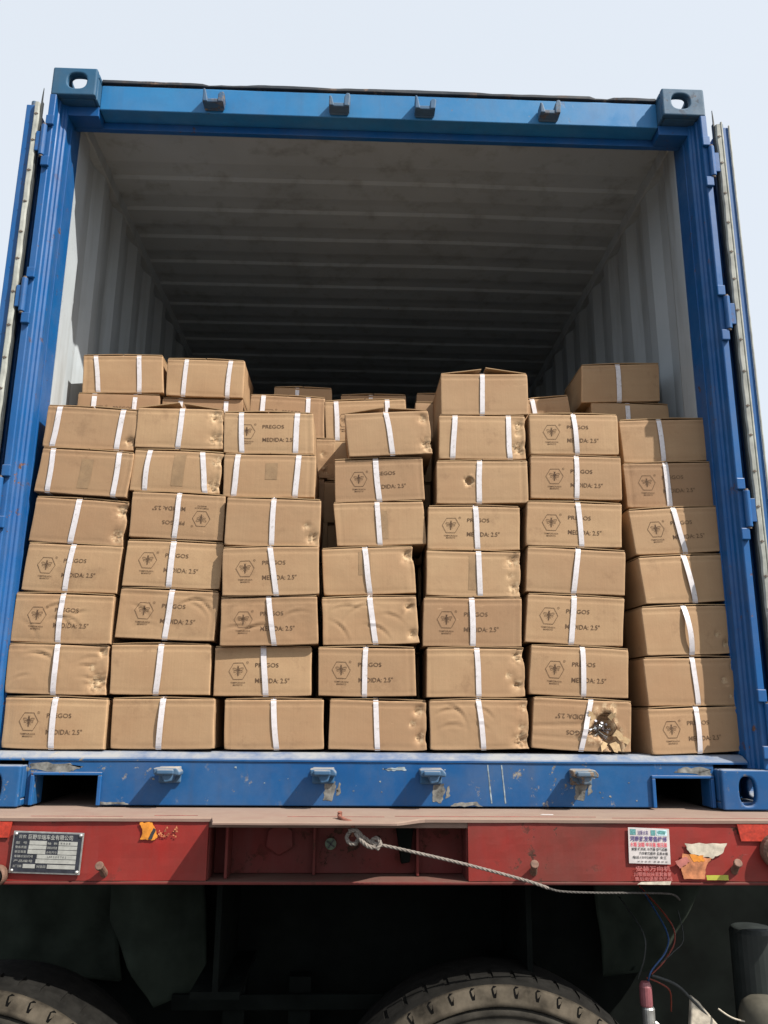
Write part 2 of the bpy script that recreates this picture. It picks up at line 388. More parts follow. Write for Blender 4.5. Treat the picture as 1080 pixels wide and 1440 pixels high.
# rolled top edge of the sill, a little beaten up
n = 140; vs = []; fs = []
prof = [(.1195, .131), (.0465, .131), (.0465, .1365), (.050, .1405), (.078, .1545), (.098, .158), (.20, .158), (.20, .131)]
for i in range(n + 1):
    x = -1.165 + 2.33 * i / n
    e = .0012 * noise.noise(Vector((x * 9, 1, 0))) + .0015 * noise.noise(Vector((x * 2.2, 3, 0)))
    for q, (y, z) in enumerate(prof): vs.append((x, y + (e if q in (1, 2, 3) else 0), z + (e * .8 if 1 < q < 6 else 0)))
k8 = len(prof)
for i in range(n):
    for k in range(k8): fs.append((i * k8 + k, i * k8 + (k + 1) % k8, (i + 1) * k8 + (k + 1) % k8, (i + 1) * k8 + k))
fs += [tuple(range(k8)), tuple(range(n * k8, (n + 1) * k8))[::-1]]
s = MB(); s.add(vs, fs); s.build('sill_lip', 'blue_sill', box_root)
for (a, b) in ((-1.030, -.842), (.868, 1.040)):
    s = MB(); s.box(a - .012, b + .012, .040, .0495, .0885, .0975); s.box(b + .001, b + .012, .040, .0495, .002, .088); s.box(a - .012, a - .001, .040, .0495, .002, .088)
    s.build('pocket_rim', 'blue', box_root, bevel=.002)
    s = MB(); s.box(a - .004, a - .001, .121, .9, .003, .09); s.box(b + .001, b + .004, .121, .9, .003, .09); s.box(a, b, .9, .905, .003, .09)
    s.build('fork_pocket', 'chassis', box_root)

def scrape(pts, mat, seed, y=.0492, name='scrape_mark', amp=.0025):
    P = []
    n = len(pts)
    for i in range(n):
        a, c = Vector(pts[i]), Vector(pts[(i + 1) % n]); q = (c - a).normalized()
        for j in range(7):
            p = a.lerp(c, j / 7); d = amp * 2 * noise.noise(Vector((p.x * 110, p.y * 110, seed))); P.append((p.x - q.y * d, p.y + q.x * d))
    m = MB(); m.prism(P, y, y + .0006, 'y'); m.build(name, mat, box_root)
for i, (x, z) in enumerate(((-.150, .050), (.185, .045), (.625, .055))):
    scrape([(x - .010, z - .030), (x + .018, z - .034), (x + .030, z + .012), (x + .026, z + .024), (x - .006, z + .020)], 'scrape', i + 1)
    scrape([(x + .03, z - .02), (x + .045, z - .01), (x + .042, z + .02), (x + .034, z + .01)], 'scrape', i + 9)
for i, x in enumerate((.345, .388)): scrape([(x, .125), (x + .004, .125), (x + .014, .012), (x + .010, .012)], 'scrape_pale', 20 + i, amp=.0006)
scrape([(-1.05, .100), (-.93, .098), (-.89, .112), (-.93, .120), (-1.05, .122)], 'scrape', 31, amp=.005)
scrape([(.93, .108), (1.05, .096), (1.05, .120), (.96, .122)], 'scrape', 33, amp=.004)
scrape([(.02, .112), (.09, .118), (.096, .108), (.04, .106)], 'scrape_pale', 35, amp=.002)
scrape([(-.84, .004), (-.74, .004), (-.76, .010), (-.83, .012)], 'scrape', 37, amp=.002)
scrape([(.23, .004), (.33, .004), (.31, .016), (.25, .014)], 'scrape', 39, amp=.003)
for i in range(26):
    rq = random.Random(i + 50); x, z = rq.uniform(-.8, .84), rq.uniform(.015, .12); L = rq.uniform(.002, .007)
    scrape([(x, z), (x + L, z + rq.uniform(-.003, .003)), (x + L * .8, z + L * .5), (x + .001, z + L * .4)], 'scrape_pale' if i % 2 else 'scrape', 40 + i, amp=.0012, name='paint_chip')
# floor, under-floor cross members
f = MB(); f.box(-1.167, 1.167, .2005, 12.1, .128, .157); f.build('floor', 'kraft_in', box_root)
for i in range(14):
    f = MB(); f.box(-1.16, 1.16, .5 + i * .86, .55 + i * .86, .004, .1275); f.build('cross_member', 'chassis', box_root)

def corrugated(sx):
    pts = [(.191, 1.174), (.315, 1.174)]; y = .315
    while y < 12.0:
        pts += [(y + .068, 1.200), (y + .138, 1.200), (y + .206, 1.174), (y + .276, 1.174)]; y += .276
    z0, z1 = .1275, 2.505; NZ = 12; m = MB(); vs = []; fs = []; t = .004
    for (yy, xx) in pts:
        for k in range(NZ + 1):
            z = z0 + (z1 - z0) * k / NZ
            w = .004 * noise.noise(Vector((yy * 1.3, z * 1.7, 9 * sx))) if 0 < k < NZ else 0
            vs.append((sx * (xx + w), yy, z))
    P = len(pts)
    for i in range(P - 1):
        for k in range(NZ): fs.append((i * (NZ + 1) + k, (i + 1) * (NZ + 1) + k, (i + 1) * (NZ + 1) + k + 1, i * (NZ + 1) + k + 1))
    m.add(vs, fs, 0)
    m.add([(v[0] + sx * t, v[1], v[2]) for v in vs], fs, 1)
    m.build('side_wall', ['inner', 'blue'], box_root)
    m = MB(); a, b = sorted((sx * 1.166, sx * 1.219)); m.box(a, b, .191, 12.19, 2.5055, 2.590); m.build('top_rail', 'inner', box_root, bevel=.003)
    m = MB(); a, b = sorted((sx * 1.168, sx * 1.219)); m.box(a, b, .191, 12.19, .004, .127); m.build('bottom_rail', 'blue', box_root, bevel=.003)
    # flat inner jamb painted white just behind the post
    m = MB(); a, b = sorted((sx * 1.1675, sx * 1.1715)); m.box(a, b, .1915, .215, .158, 2.505); m.build('wall_joint', 'inner', box_root)
corrugated(-1); corrugated(1)

# roof panel, pressed ribs running across
pts = [(.151, 2.560), (.30, 2.560)]; y = .30 + .185
pts.append((y, 2.560))
while y < 12.0:
    pts += [(y + .05, 2.565), (y + .10, 2.566), (y + .118, 2.558), (y + .228, 2.559)]; y += .228
vs = []; fs = []; NX = 14
for (yy, zz) in pts:
    for k in range(NX + 1):
        x = -1.17 + 2.34 * k / NX
        vs.append((x, yy, zz + .006 * noise.noise(Vector((x * 1.1, yy * .9, 4))) + (.004 * (1 - (x / 1.17) ** 2))))
for i in range(len(pts) - 1):
    for k in range(NX): fs.append((i * (NX + 1) + k, i * (NX + 1) + k + 1, (i + 1) * (NX + 1) + k + 1, (i + 1) * (NX + 1) + k))
r = MB(); r.add(vs, fs, 0); r.add([(a, b, c + .012) for a, b, c in vs], fs, 1)
r.build('roof_panel', ['inner', 'blue'], box_root)
e = MB(); e.box(-1.219, 1.219, 12.10, 12.19, .004, 2.59); e.build('end_wall', 'inner', box_root)

# locking bar keepers, top (U shaped, ears up) and bottom (stubby)
def keeper_top(x, z, tall):
    k = MB(); k.box(x - .036, x + .036, .050, .0595, z - .030, z + .012); k.box(x - .034, x + .034, .014, .052, z - .027, z - .010)
    for s_ in (-1, 1):
        hh = .034 if s_ == tall else .020
        k.prism([(x + s_ * .028 - .010, z - .026), (x + s_ * .028 + .010, z - .026), (x + s_ * .034 + .008, z + hh * .5), (x + s_ * .034 + .004, z + hh * .9), (x + s_ * .032 - .006, z + hh * .9), (x + s_ * .028 - .009, z + hh * .4)], .010, .0585, 'y')
    k.build('bar_keeper', 'keeper', box_root, bevel=.006, seg=3)
for x, t in ((-.630, -1), (-.162, 1), (.160, -1), (.632, 1)): keeper_top(x, 2.500, t)
def keeper_bot(x, z, lab):
    k = MB(); k.box(x - .034, x + .034, .038, .0495, z - .030, z + .018)
    k.prism([(x - .040, z + .016), (x + .030, z + .018), (x + .042, z + .004), (x + .040, z - .006), (x + .022, z - .004), (x + .016, z - .022), (x - .006, z - .026), (x - .012, z - .006), (x - .036, z - .004)], -.016, .037, 'y')
    k.box(x - .028, x + .024, -.026, -.0165, z - .002, z + .013)
    k.build('bar_keeper', 'keeper', box_root, bevel=.006, seg=3)
for x in (-.625, -.160, .170, .634): keeper_bot(x, .098, None)

# doors folded right back along the container's sides
def door(sx):
    d = bpy.data.objects.new('door', None); COL.objects.link(d); d.parent = box_root; d.location = (sx * 1.243, .0, 0); d.rotation_euler = (0, 0, -sx * math.radians(1.6)); d.empty_display_size = .1
    d['label'] = 'left door swung right back along the side' if sx < 0 else 'right door swung right back along the side'
    def bx(m, a, b, y0, y1, z0, z1):
        a, b = sorted((sx * a, sx * b)); m.box(a, b, y0, y1, z0, z1)
    m = MB(); bx(m, .024, .056, .002, .062, .17, 2.425); bx(m, .020, .056, 1.10, 1.16, .17, 2.425); bx(m, .020, .056, .0625, 1.0995, .17, .23); bx(m, .020, .056, .0625, 1.0995, 2.365, 2.425)
    m.build('door_frame', 'blue', d, bevel=.003)
    if sx > 0:
        m = MB(); bx(m, .054, .060, -.0045, .0015, .17, 2.43); m.build('frame_lip', 'gasket', d, bevel=.002)
        m = MB(); m.tube([(.027, -.006, .17), (.027, -.006, 2.44)], .004, 10); m.build('seal_retainer', 'gasket', d)
    m = MB(); pts = []; y = .0625
    while y < 1.0: pts += [(y, .026), (y + .06, .026), (y + .09, .048), (y + .17, .048), (y + .2, .026)]; y += .2
    vs = []; 
    for (yy, xx) in pts: vs += [(sx * xx, yy, .2305), (sx * xx, yy, 2.3645)]
    m.add(vs, [(2 * i, 2 * i + 2, 2 * i + 3, 2 * i + 1) for i in range(len(pts) - 1)]); m.build('door_panel', 'blue', d)
    # gasket: wavy rubber strip
    NZ = 120; vs = []; fs = []
    for i in range(NZ + 1):
        z = .165 + 2.262 * i / NZ; w = .0022 * noise.noise(Vector((z * 6, 3 * sx, 0))) + .001 * math.sin(z * 58)
        for (xx, yy) in ((.004 + w, .010), (.003 + w, -.006), (.007 + w, -.012), (.018 + w * .5, -.013), (.0225, -.007), (.0225, .010)): vs.append((sx * xx, yy, z))
    for i in range(NZ):
        for k in range(6): fs.append((i * 6 + k, i * 6 + (k + 1) % 6, i * 6 + 6 + (k + 1) % 6, i * 6 + 6 + k))
    m = MB(); m.add(vs, fs + [tuple(range(6)), tuple(range(NZ * 6, NZ * 6 + 6))]); m.build('gasket', 'gasket', d, smooth=False)
    m = MB(); bx(m, -.0015, .0035, -.003, .014, .165, 2.44); m.build('gasket_edge', 'gasket_dark', d, bevel=.001)
    m = MB()
    for i in range(19):
        z = .25 + i * .118 + random.uniform(-.01, .01)
        bx(m, .004, .020, -.0142, -.0128, z, z + .0025); bx(m, .010, .0145, -.0150, -.0128, z - .003, z + .005)
    m.build('gasket_clip', 'clip', d, kind='stuff')
    m = MB(); m.tube([(sx * .038, .03, 2.42), (sx * .038, .03, 2.455)], .012, 12); m.build('door_pin', 'keeper', d)
    m = MB(); m.prism([(sx * .001, 2.43), (sx * .006, 2.43), (sx * .0045, 2.47), (sx * .002, 2.50)], .002, .008, 'y'); m.build('torn_gasket_tip', 'gasket_dark', d)
    for z in (2.268, 1.655, .944, .255):
        m = MB()
        m.tube([(sx * -.022, -.010, z - .062), (sx * -.022, -.010, z + .062)], .0105, 14)
        bx(m, -.022, .003, -.014, -.006, z - .045, z + .035)
        hg = m.build('hinge', 'blue', d, bevel=.002)
        m = MB(); m.tube([(sx * -.022, -.010, z - .068), (sx * -.022, -.010, z + .068)], .007, 12)
        m.build('hinge_pin', 'clip', hg)
    m = MB(); m.tube([(sx * .012, .075, .30), (sx * .012, .075, 2.30)], .008, 12)
    m.tube([(sx * -.002, .10, 2.06), (sx * -.002, .10, 2.16)], .016, 14); m.tube([(sx * -.002, .10, 2.20), (sx * -.002, .10, 2.206)], .018, 14); m.tube([(sx * -.002, .10, 2.22), (sx * -.002, .10, 2.226)], .018, 14)
    m.build('locking_bar', 'blue', d)
door(-1); door(1)
for sx in (-1, 1):                                                  # hinge lugs welded to the posts
    for z in (2.268, 1.655, .944, .255):
        m = MB(); a, b = sorted((sx * 1.190, sx * 1.2185)); m.box(a, b, -.014, -.0005, z - .105, z - .066); m.build('hinge_lug', 'blue', box_root, bevel=.003)
        m = MB(); m.box(a, b, -.014, -.0005, z + .066, z + .105); m.build('hinge_lug', 'blue', box_root, bevel=.003)

# ================================================================== TRAILER
trl = empty('flatbed_trailer', 'red semi-trailer carrying the blue container, dusty deck edge and worn rear beam', 'trailer', (0, 0, -.1))
def tp(mb, name, mat, parent=None, **k):
    o = mb.build(name, mat, parent or trl, **k)
    if parent is None: o.location = (0, 0, .1)
    return o
m = MB(); m.box(-1.30, 1.30, -.186, 12.6, -.030, -.004); tp(m, 'deck', 'deck', bevel=.002)
# bent front lip of the deck: proud in the middle where it was pulled down
n = 160; vs = []; fs = []
for i in range(n + 1):
    x = -1.30 + 2.60 * i / n
    def sm(a, b, t): t = min(1, max(0, (t - a) / (b - a))); return t * t * (3 - 2 * t)
    p = sm(-.447, -.443, x) * (1 - sm(.04, .135, x)); e = .0012 * noise.noise(Vector((x * 6, 0, 7)))
    yf = -.196 - .082 * p + e; zf = -.014 + .002 * p + e
    for (yy, zz) in ((-.1865, -.0035), (yf + .008, -.0040 - .001 * p), (yf, -.0065 - .001 * p), (yf, zf), (yf + .006, zf - .001), (yf + .009, -.0125), (-.1865, -.0125)): vs.append((x, yy, zz))
for i in range(n):
    for k in range(7): fs.append((i * 7 + k, i * 7 + (k + 1) % 7, i * 7 + 7 + (k + 1) % 7, i * 7 + 7 + k))
m = MB(); m.add(vs, fs + [tuple(range(7)), tuple(range(n * 7, n * 7 + 7))[::-1]]); tp(m, 'deck_lip', 'deck')
for i, (x0, x1, y0, t) in enumerate(((-.62, -.50, -.150, .006), (-.25, .02, -.165, .004), (.05, .62, -.150, .005), (.66, 1.2, -.172, .004), (-.95, -.70, -.175, .003))):
    P = [(x0 + (x1 - x0) * k / 24, y0 - .003 * noise.noise(Vector((k * .6, i, 0))) ) for k in range(25)]; Q = [(a, c + t * (.5 + abs(noise.noise(Vector((a * 30, i, 5)))))) for a, c in P][::-1]
    m = MB(); m.prism(P + Q, -.0038, -.0031, 'z'); tp(m, 'paint_rub', 'red_line')
def beam_plate(x0, x1, rs):
    n = 40; vs = []; fs = []
    for i in range(n + 1):
        x = x0 + (x1 - x0) * i / n
        for j in range(9):
            z = -.165 + .151 * j / 8; d = .003 * noise.noise(Vector((x * 5, z * 9, rs))) + .0012 * noise.noise(Vector((x * 22, z * 22, rs)))
            vs.append((x, -.19 + d, z + (.0015 * noise.noise(Vector((x * 12, 0, rs))) if j == 0 else 0)))
    for i in range(n):
        for j in range(8): a = i * 9 + j; fs.append((a, a + 9, a + 10, a + 1))
    o = len(vs); vs2 = [(a, b + .012, c) for a, b, c in vs]
    edge = [i * 9 for i in range(n + 1)] + [n * 9 + j for j in range(1, 9)] + [i * 9 + 8 for i in range(n - 1, -1, -1)] + [j for j in range(7, 0, -1)]
    E = len(edge); fs += [(edge[k], edge[(k + 1) % E], o + edge[(k + 1) % E], o + edge[k]) for k in range(E)]
    fs += [(o + f_[0], o + f_[3], o + f_[2], o + f_[1]) for f_ in fs[:n * 8]]
    m = MB(); m.add(vs + vs2, fs); tp(m, 'rear_beam', 'red')
beam_plate(-1.30, -.462, 1); beam_plate(.250, 1.30, 2)
m = MB(); m.box(-.4615, .2495, -.080, -.070, -.165, -.031); tp(m, 'recess_plate', 'red_shade', bevel=.002)
m = MB(); m.box(-1.30, 1.30, -.192, -.060, -.175, -.1665); tp(m, 'beam_flange', 'red_shade', bevel=.003)
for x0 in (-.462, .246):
    m = MB(); m.box(x0, x0 + .004, -.1775, -.0805, -.165, -.0305); tp(m, 'recess_cheek', 'red_shade')
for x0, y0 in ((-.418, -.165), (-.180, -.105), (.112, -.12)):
    m = MB(); m.box(x0, x0 + .008, y0, -.0805, -.165, -.0305); tp(m, 'recess_rib', 'red_shade', bevel=.002)
m = MB(); m.prism([(.045 * math.cos(a * PI / 3 + .5) * (1 if a % 2 else .9) - .275, .045 * math.sin(a * PI / 3 + .5) - .072) for a in range(6)], -.094, -.0805, 'y'); tp(m, 'hex_bracket', 'red_shade', bevel=.004)
m = MB(); m.lathe([(.012, 0), (.016, .001), (.016, .006), (.010, .009), (0.0005, .010)], (-.130, -.092, -.085), 18)
tp(m, 'round_marker', 'marker')
m = MB()
for a in (.6, 2.2): m.box(-.001 - .0135, .0135, -.1, -.0935, -.0015, .0015, 0, Matrix.Translation((-.130, 0, -.085)) @ Matrix.Rotation(a, 4, 'Y'))
tp(m, 'marker_cross', 'black')
m = MB(); m.prism([(.055, -.035), (.105, -.035), (.095, -.13), (.070, -.135)], -.115, -.0805, 'y'); tp(m, 'recess_bracket', 'chassis', bevel=.004)
# stubby lashing pegs
for x, z in ((-.738, -.128), (.425, -.122), (.984, -.118)):
    m = MB(); m.tube([(x + .004, -.184, z - .022), (x + .003, -.205, z - .006), (x, -.222, z + .004)], .008, 12, rads=[.011, .009, .0085]); m.tube([(x, -.220, z + .003), (x - .0005, -.229, z + .008)], .0115, 12)
    tp(m, 'lashing_peg', 'bolt', bevel=.002)
def lamp(x, z, r_):
    m = MB(); m.lathe([(r_, .02), (r_ * 1.02, -.004), (r_ * .88, -.012), (r_ * .78, -.004), (r_ * .76, .006)], (x, -.2135, z), 28); o = tp(m, 'lamp', 'bolt')
    m = MB(); m.lathe([(r_ * .75, .005), (r_ * .6, -.004), (r_ * .3, -.009), (.0005, -.010)], (x, -.2135, z), 24); m.build('lamp_lens', 'gasket_dark', o)
lamp(1.108, -.085, .046); lamp(-1.012, -.150, .026)
m = MB(); m.prism([(-1.20, -.058), (-.996, -.056), (-.990, -.016), (-1.20, -.016)], -.1965, -.1925, 'y'); tp(m, 'reflector_strip', 'reflect')
m = MB(); m.prism([(1.012, -.060), (1.20, -.060), (1.20, -.016), (1.004, -.016)], -.1965, -.1925, 'y'); tp(m, 'reflector_strip', 'reflect')

def flat(name, parent, mat, vs2, fs2, y, ox=0, oz=0, rot=0):
    m = MB(); c, s_ = math.cos(rot), math.sin(rot)
    m.add([(ox + a * c - b * s_, y, oz + a * s_ + b * c) for a, b in vs2], fs2)
    return m.build(name, mat, parent)
# dark metal name plate with pale fields
np_ = bpy.data.objects.new('name_plate', None); COL.objects.link(np_); np_.parent = trl; np_.location = (-.889, -.1985, .1 - .094); np_.rotation_euler = (0, math.radians(1.6), 0); np_.empty_display_size = .05
m = MB(); m.box(-.094, .094, -.001, .003, -.053, .053); m.build('plate_back', 'metal', np_, bevel=.001)
m = MB(); m.box(-.090, .090, -.0022, -.0012, -.049, .049); m.build('plate_face', 'plate', np_)
for s_ in (-1, 1):
    for t_ in (-1, 1): m = MB(); m.lathe([(.005, .002), (.0048, -.003), (.002, -.005), (.0003, -.0052)], (s_ * .086, -.001, t_ * .046), 12); m.build('plate_screw', 'metal', np_, smooth=True)
m = MB()
for (a, b, c, d) in ((-.060, -.014, .020, .030), (-.061, -.014, .009, .0185), (-.062, -.015, -.003, .0075), (.018, .068, .020, .030), (.018, .068, .009, .0185), (.018, .068, -.003, .0075),
                     (-.036, .068, -.0145, -.0045), (-.038, .068, -.026, -.016), (-.070, -.038, -.039, -.029), (-.006, .068, -.039, -.029)):
    m.box(a + .012, b + .012, -.0030, -.0023, c, d)
m.build('plate_field', 'plate_field', np_)
def line(parent, name, mat, s, h, x, z, y, bold=0, fit=None):
    vs, fs = text2d(s, h, bold)
    k = fit / tw(vs) if fit else 1
    return flat(name, parent, mat, [(a * k, b) for a, b in vs], fs, y, x, z)
line(np_, 'plate_lettering', 'plate_field', '巨野华瑞车业有限公司', .0115, -.052, .0345, -.0032, .01, .118)
line(np_, 'plate_lettering', 'plate_field', '吉农', .0085, -.078, .036, -.0032, 0, .020)
for z, t in ((.0215, '型  号'), (.0105, '整备质量'), (-.001, '额定载重')): line(np_, 'plate_lettering', 'plate_field', t, .006, -.084, z, -.0032, 0, .030)
for z, t in ((.0215, '轴  数'), (.0105, '满载总质量'), (-.001, '外形尺寸')): line(np_, 'plate_lettering', 'plate_field', t, .006, .000, z, -.0032, 0, .027)
for z, t in ((-.0125, '车辆识别代号'), (-.024, '产品编号')): line(np_, 'plate_lettering', 'plate_field', t, .006, -.084, z, -.0032, 0, .050)
line(np_, 'plate_lettering', 'plate_field', '出厂日期', .006, -.084, -.037, -.0032, 0, .022); line(np_, 'plate_lettering', 'plate_field', '制造国', .006, -.022, -.037, -.0032, 0, .024)
line(np_, 'plate_stamp', 'black', '9 4 0 8', .005, .035, .0225, -.0033, 0, .026); line(np_, 'plate_stamp', 'black', 'LA9 3 0 E 7 0 2', .005, .004, -.012, -.0033, 0, .05)

# white advertising sticker
st = bpy.data.objects.new('advert_sticker', None); COL.objects.link(st); st.parent = trl; st.location = (.752, -.1955, .1 - .0725); st.rotation_euler = (0, math.radians(1.0), 0); st.empty_display_size = .05
W2, H2 = .058, .047
m = MB(); m.prism([(-W2, -H2 + .001), (W2 - .0005, -H2), (W2, H2 - .002), (-W2 + .001, H2)], 0, .0006, 'y'); m.build('sticker_paper', 'paper', st)
for a, b, c, d, mt in ((-.052, -.036, .028, .043, 'teal'), (.006, .019, .027, .041, 'teal'), (.022, .052, .027, .042, 'paleblue')):
    flat('sticker_picture', st, mt, [(a, c), (b, c), (b, d), (a, d)], [(0, 1, 2, 3)], -.0006)
flat('sticker_picture', st, 'teal', [(.026, .031), (.046, .030), (.048, .039), (.030, .040), (.024, .037)], [(0, 1, 2, 3, 4)], -.0010)
line(st, 'sticker_lettering', 'purple', '油泵水车', .011, -.031, .029, -.0010, .01, .030)
line(st, 'sticker_lettering', 'purple', '河南批发零售维修', .0125, -.053, .0125, -.0010, .02, .104)
line(st, 'sticker_lettering', 'redink', '水箱 油箱 中冷器 增压器', .0110, -.053, -.002, -.0010, .012, .103)
line(st, 'sticker_lettering', 'black', '兼营 暖风机 冷凝器 空气滤器', .0070, -.050, -.0120, -.0010, .015, .100)
line(st, 'sticker_lettering', 'black', '汽车散热配件 各类水箱', .0070, -.029, -.0225, -.0010, .015, .080)
line(st, 'sticker_lettering', 'black', '电话:13592387787  朱工', .0070, -.047, -.0330, -.0010, .015, .094)
line(st, 'sticker_lettering', 'black', '诚 信 服 务 · 质 量 保 证', .0040, -.036, -.0425, -.0010, 0, .085)
gs = bpy.data.objects.new('faded_sticker', None); COL.objects.link(gs); gs.parent = trl; gs.location = (.757, -.1948, .1 - .145); gs.empty_display_size = .05
line(gs, 'faded_lettering', 'ghost', '安装万向机', .012, -.046, .008, 0, .012, .096)
line(gs, 'faded_lettering', 'ghost', '川鄂豫皖陕晋冀鲁蒙', .010, -.052, -.0055, 0, .01, .104)
line(gs, 'faded_lettering', 'ghost', '售后电话服务热线', .009, -.050, -.0165, 0, .01, .104)
m = MB(); m.prism([(-.045, -.0265), (.046, -.0275), (.050, -.0185), (-.034, -.0205)], -.001, 0, 'y'); m.build('peeling_edge', 'peel', gs)

def ragged(pts, k, amp, seed):
    out = []; n = len(pts)
    for i in range(n):
        a, b = Vector(pts[i]), Vector(pts[(i + 1) % n])
        for j in range(k):
            p = a.lerp(b, j / k); d = amp * noise.noise(Vector((p.x * 130, p.y * 130, seed))) * 1.8
            q = (b - a).normalized(); out.append((p.x - q.y * d, p.y + q.x * d))
    return out
tsx = bpy.data.objects.new('torn_sticker', None); COL.objects.link(tsx); tsx.parent = trl; tsx.location = (0, 0, .1); tsx.empty_display_size = .05
for nm, mt, y, pts, sd in (('peeled_backing', 'peel', -.1962, [(.852, -.066), (.972, -.066), (.955, -.092), (.925, -.105), (.868, -.094), (.858, -.083)], 1),
                           ('peeled_print', 'peach', -.1968, [(.843, -.094), (.925, -.104), (.908, -.122), (.900, -.158), (.842, -.158), (.836, -.135)], 2),
                           ('peeled_print', 'amber', -.1974, [(.862, -.094), (.900, -.097), (.905, -.112), (.872, -.114)], 3),
                           ('peeled_flap', 'pink', -.1990, [(.820, -.112), (.855, -.100), (.862, -.113), (.832, -.130)], 4),
                           ('tape_strip', 'lime', -.1980, [(.905, -.148), (.966, -.147), (.967, -.160), (.906, -.160)], 5)):
    m = MB(); P = ragged(pts, 6, .0022 if sd < 5 else .0006, sd); m.prism(P, y, y + .0004, 'y'); m.build(nm, mt, tsx)
m = MB(); m.prism(ragged([(-.648, -.018), (-.618, -.016), (-.606, -.030), (-.598, -.056), (-.612, -.061), (-.642, -.060), (-.640, -.035)], 5, .003, 9), -.1962, -.1956, 'y'); o = tp(m, 'orange_sticker', 'amber')
m = MB(); m.prism(ragged([(-.622, -.058), (-.609, -.030), (-.603, -.034), (-.612, -.060)], 4, .0015, 10), -.1972, -.1964, 'y'); m.build('sticker_print', 'black', o)
m = MB()
rr = random.Random(4)
for i in range(26):
    x, z = rr.uniform(-.598, -.545), rr.uniform(-.056, -.030); m.prism(ragged([(x, z), (x + rr.uniform(.002, .008), z), (x + .003, z + rr.uniform(.002, .006))], 2, .001, i), -.1958, -.1952, 'y')
o = tp(m, 'sticker_remnant', 'peach'); o['kind'] = 'stuff'

# under-frame: main beams, cross members, axles with wheels, hanging flaps, brake gear
for sx in (-1, 1):
    m = MB(); x = sx * .45; m.box(x - .07, x + .07, .0, 12.4, -.05, -.031); m.box(x - .008, x + .008, .0, 12.4, -.49, -.0505); m.box(x - .07, x + .07, .0, 12.4, -.51, -.4905); tp(m, 'main_beam', 'chassis')
for i in range(9):
    m = MB(); y = .9 + i * 1.35; m.box(-.4415, .4415, y, y + .06, -.40, -.06); tp(m, 'chassis_cross_member', 'chassis')
m = MB(); m.box(-1.42, 1.42, .42, .45, -1.05, -.032); tp(m, 'added_dark_board', 'chassis')  # dark board added to block sunlit ground and stand in for under-trailer shade
def hanging(name, pts, y, seed, mat='flap', amp=.02):
    """rubber sheet hanging from the frame: pts outline (x, z), folds pushed in depth"""
    xs = [p[0] for p in pts]; x0, x1 = min(xs), max(xs); n = 26; k = 26; vs = []; fs = []
    def span(z):
        hits = []
        for i in range(len(pts)):
            (ax, az), (bx_, bz) = pts[i], pts[(i + 1) % len(pts)]
            if (az - z) * (bz - z) <= 0 and az != bz: hits.append(ax + (bx_ - ax) * (z - az) / (bz - az))
        return (min(hits), max(hits)) if len(hits) > 1 else (None, None)
    z0, z1 = min(p[1] for p in pts), max(p[1] for p in pts)
    for j in range(k + 1):
        z = z1 + (z0 - z1) * (j / k) * .999 - 1e-4 * (z1 - z0); a, b = span(z)
        if a is None: a = b = xs[0]
        for i in range(n + 1):
            x = a + (b - a) * i / n
            d = amp * noise.noise(Vector((x * 5, z * 2, seed))) + amp * .5 * noise.noise(Vector((x * 14, z * 9, seed)))
            vs.append((x, y + d * (j / k + .2), z))
    for j in range(k):
        for i in range(n): q = j * (n + 1) + i; fs.append((q, q + 1, q + n + 2, q + n + 1))
    m = MB(); m.add(vs, fs); o = tp(m, name, mat, smooth=True); s_ = o.modifiers.new('t', 'SOLIDIFY'); s_.thickness = .006
hanging('mud_flap', [(-1.26, -.03), (-.855, -.03), (-.825, -.40), (-.80, -.56), (-1.26, -.53)], .36, 1)
hanging('mud_flap', [(-.85, -.03), (-.58, -.03), (-.535, -.34), (-.52, -.565), (-.68, -.615), (-.765, -.50), (-.84, -.37)], .30, 5, amp=.035)
hanging('mud_flap', [(.72, -.03), (1.26, -.03), (1.05, -.36), (.98, -.46), (.90, -.53), (.76, -.55)], .34, 8, amp=.03)
for x in (-.43, -.225):
    m = MB(); m.box(x - .035, x + .035, .28, .34, -1.2, -.53); tp(m, 'rack_post', 'chassis', bevel=.004)
m = MB(); m.box(-.62, .10, .26, .279, -.62, -.575); tp(m, 'rack_rail', 'chassis', bevel=.004)
def disc_wheel(x, y, parent_name):
    w = MB(); w.lathe([(.27, -.12), (.40, -.145), (.485, -.135), (.515, -.11), (.52, 0), (.515, .11), (.485, .135), (.40, .145), (.27, .12)], (x, y, -.93), 40, 'x')
    o = tp(w, 'wheel', 'rubber', smooth=True); r_ = MB(); r_.lathe([(.08, -.03), (.12, -.03), (.26, -.10), (.268, -.10), (.268, .10), (.26, .10), (.12, .05), (.08, .05)], (x, y, -.93), 32, 'x'); r_.build('rim', 'chassis', o)
for y in (1.35, 2.65, 3.95):
    m = MB(); m.tube([(-.9, y, -.93), (.9, y, -.93)], .065, 16); tp(m, 'axle', 'chassis')
    for x in (-1.07, -.74, .74, 1.07): disc_wheel(x, y, '')
